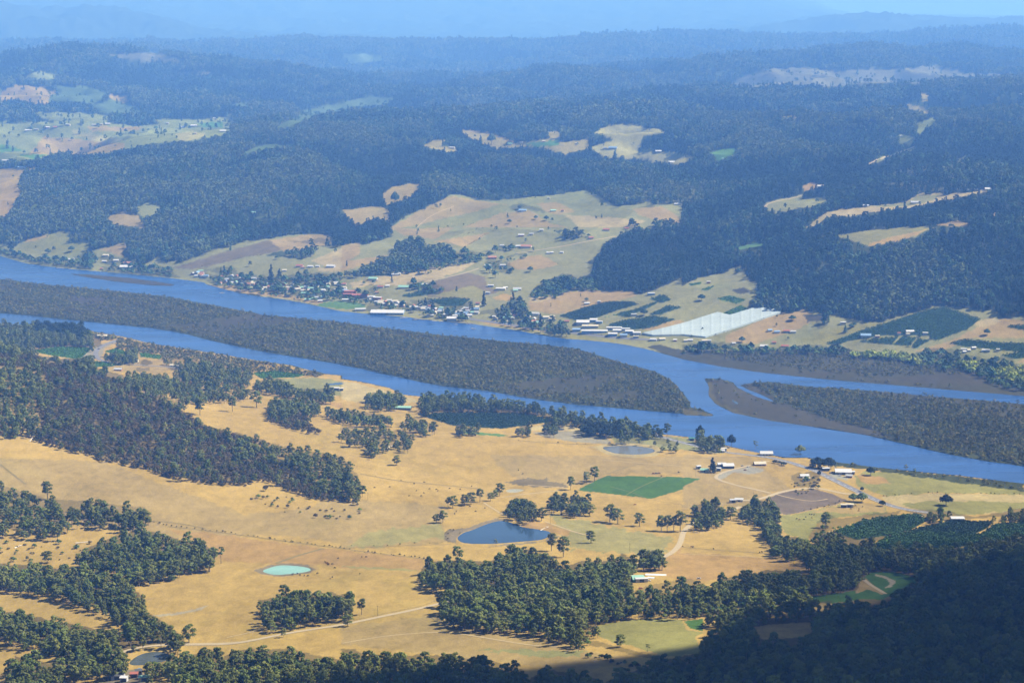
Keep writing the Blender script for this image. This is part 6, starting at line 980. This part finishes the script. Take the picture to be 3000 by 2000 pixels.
# ------------------------------------------------------------------ unseen clouds: shade the bottom right corner, the right-hand fields and the near air
def cloud(s_, label, z0=1650, soft=170, thick=160, dens=1.):
    g = on_plane(P(s_), 70); g[:, :2] += (z0 - 70) / SD[2] * SD[:2]; pl = dense(chaikin(g[:, :2], 2), 60)
    x0, y0 = pl.min(0) - 50; x1, y1 = pl.max(0) + 50; st = 28; xs = np.arange(x0, x1, st); ys = np.arange(y0, y1, st); XX, YY = np.meshgrid(xs, ys)
    wx = XX + 90 * fbm(XX / 260, YY / 260, 4, 71); wy = YY + 90 * fbm(XX / 260, YY / 260, 4, 75); ins = inside(wx, wy, pl); d = np.where(ins, dist(wx, wy, pl), 0)
    e = smooth(d / soft); hh = thick * np.sqrt(e) * (.6 + .8 * vnoise(XX / 120, YY / 120, 80)) + 40 * e * np.abs(fbm(XX / 60, YY / 60, 3, 84)); bz = 25 * e
    ny_, nx_ = XX.shape; V = np.concatenate([np.stack([XX, YY, z0 + hh], 2).reshape(-1, 3), np.stack([XX, YY, z0 - bz], 2).reshape(-1, 3)]); kq = (ins[:-1, :-1] & ins[1:, :-1] & ins[:-1, 1:] & ins[1:, 1:]); jj, ii = np.nonzero(kq); a = jj * nx_ + ii; o_ = ny_ * nx_
    F = np.concatenate([np.stack([a, a + 1, a + nx_ + 1, a + nx_], 1), np.stack([a + o_, a + nx_ + o_, a + nx_ + 1 + o_, a + 1 + o_], 1)])
    us, inv = np.unique(F, return_inverse=True); F = inv.reshape(F.shape); V = V[us]; E2 = np.concatenate([e.ravel(), e.ravel()])[us]
    me = mesh('cloud', V, F.tolist()); at = me.attributes.new('depth', 'FLOAT', 'POINT'); at.data.foreach_set('value', E2.astype(np.float32)); me.polygons.foreach_set('use_smooth', np.ones(len(F), bool))
    m, t, b = mat('cloud_vapour'); b.inputs['Base Color'].default_value = (.9, .9, .92, 1); tr = N(t, 'ShaderNodeBsdfTransparent'); mx = N(t, 'ShaderNodeMixShader'); av = N(t, 'ShaderNodeAttribute', attribute_name='depth'); gg = N(t, 'ShaderNodeNewGeometry').outputs['Position']
    f = mathn(t, 'ADD', mathn(t, 'MULTIPLY', av.outputs['Fac'], 1.9), mathn(t, 'MULTIPLY', mathn(t, 'SUBTRACT', noise(t, gg, .006, 5, .6), .5), 1.1)); r = N(t, 'ShaderNodeMapRange'); r.inputs[1].default_value = .05; r.inputs[2].default_value = .75; r.inputs[4].default_value = dens; t.links.new(f, r.inputs[0])
    t.links.new(r.outputs[0], mx.inputs[0]); t.links.new(tr.outputs[0], mx.inputs[1]); t.links.new(b.outputs[0], mx.inputs[2]); t.links.new(mx.outputs[0], t.nodes['Material Output'].inputs[0])
    o = link('cloud', me, [m]); tag(o, label, 'cloud'); return o
cloud('N 3600,1600 3000,1640 2760,1680 2640,1740 2600,1830 2420,1880 2250,1925 2000,1985 1750,2045 1400,2090 900,2130 300,2170 -100,2230 -1600,2560 -7000,5000 -14000,9000 10000,9000 7000,3000 4400,1750', 'unseen cloud shading the near hillside forest and the air before the camera', 1650, 130)  # out of view; outline stretched toward the camera to shade the near haze
cloud('N 3600,1400 3000,1450 2700,1495 2450,1530 2330,1600 2250,1650 2100,1690 1980,1770 2050,1840 2250,1880 2500,1950 3600,1990', 'unseen thin ragged cloud half-shading the fields at right', 1900, 130, 60, .42)  # out of view, half-transparent, placed to dim the orchard side

# ------------------------------------------------------------------ haze
hz = MB(); zb_ = float(ZG.min()) - 1.5; hz.box(-36000, 36000, -1500, 61500, zb_, float(ZG.max()) + 60)
m = bpy.data.materials.new('haze'); m.use_nodes = True; t = m.node_tree; t.nodes.clear(); out = t.nodes.new('ShaderNodeOutputMaterial'); v = t.nodes.new('ShaderNodeVolumePrincipled'); v.inputs['Density'].default_value = 8.2e-5; v.inputs['Color'].default_value = (.155, .385, 1.0, 1); v.inputs['Absorption Color'].default_value = (.42, .42, .42, 1); v.inputs['Anisotropy'].default_value = 0.1
t.links.new(v.outputs[0], out.inputs['Volume']); o = link('haze', hz.me('haze'), [m]); tag(o, 'blue haze filling the whole valley', 'haze', None, 'stuff')
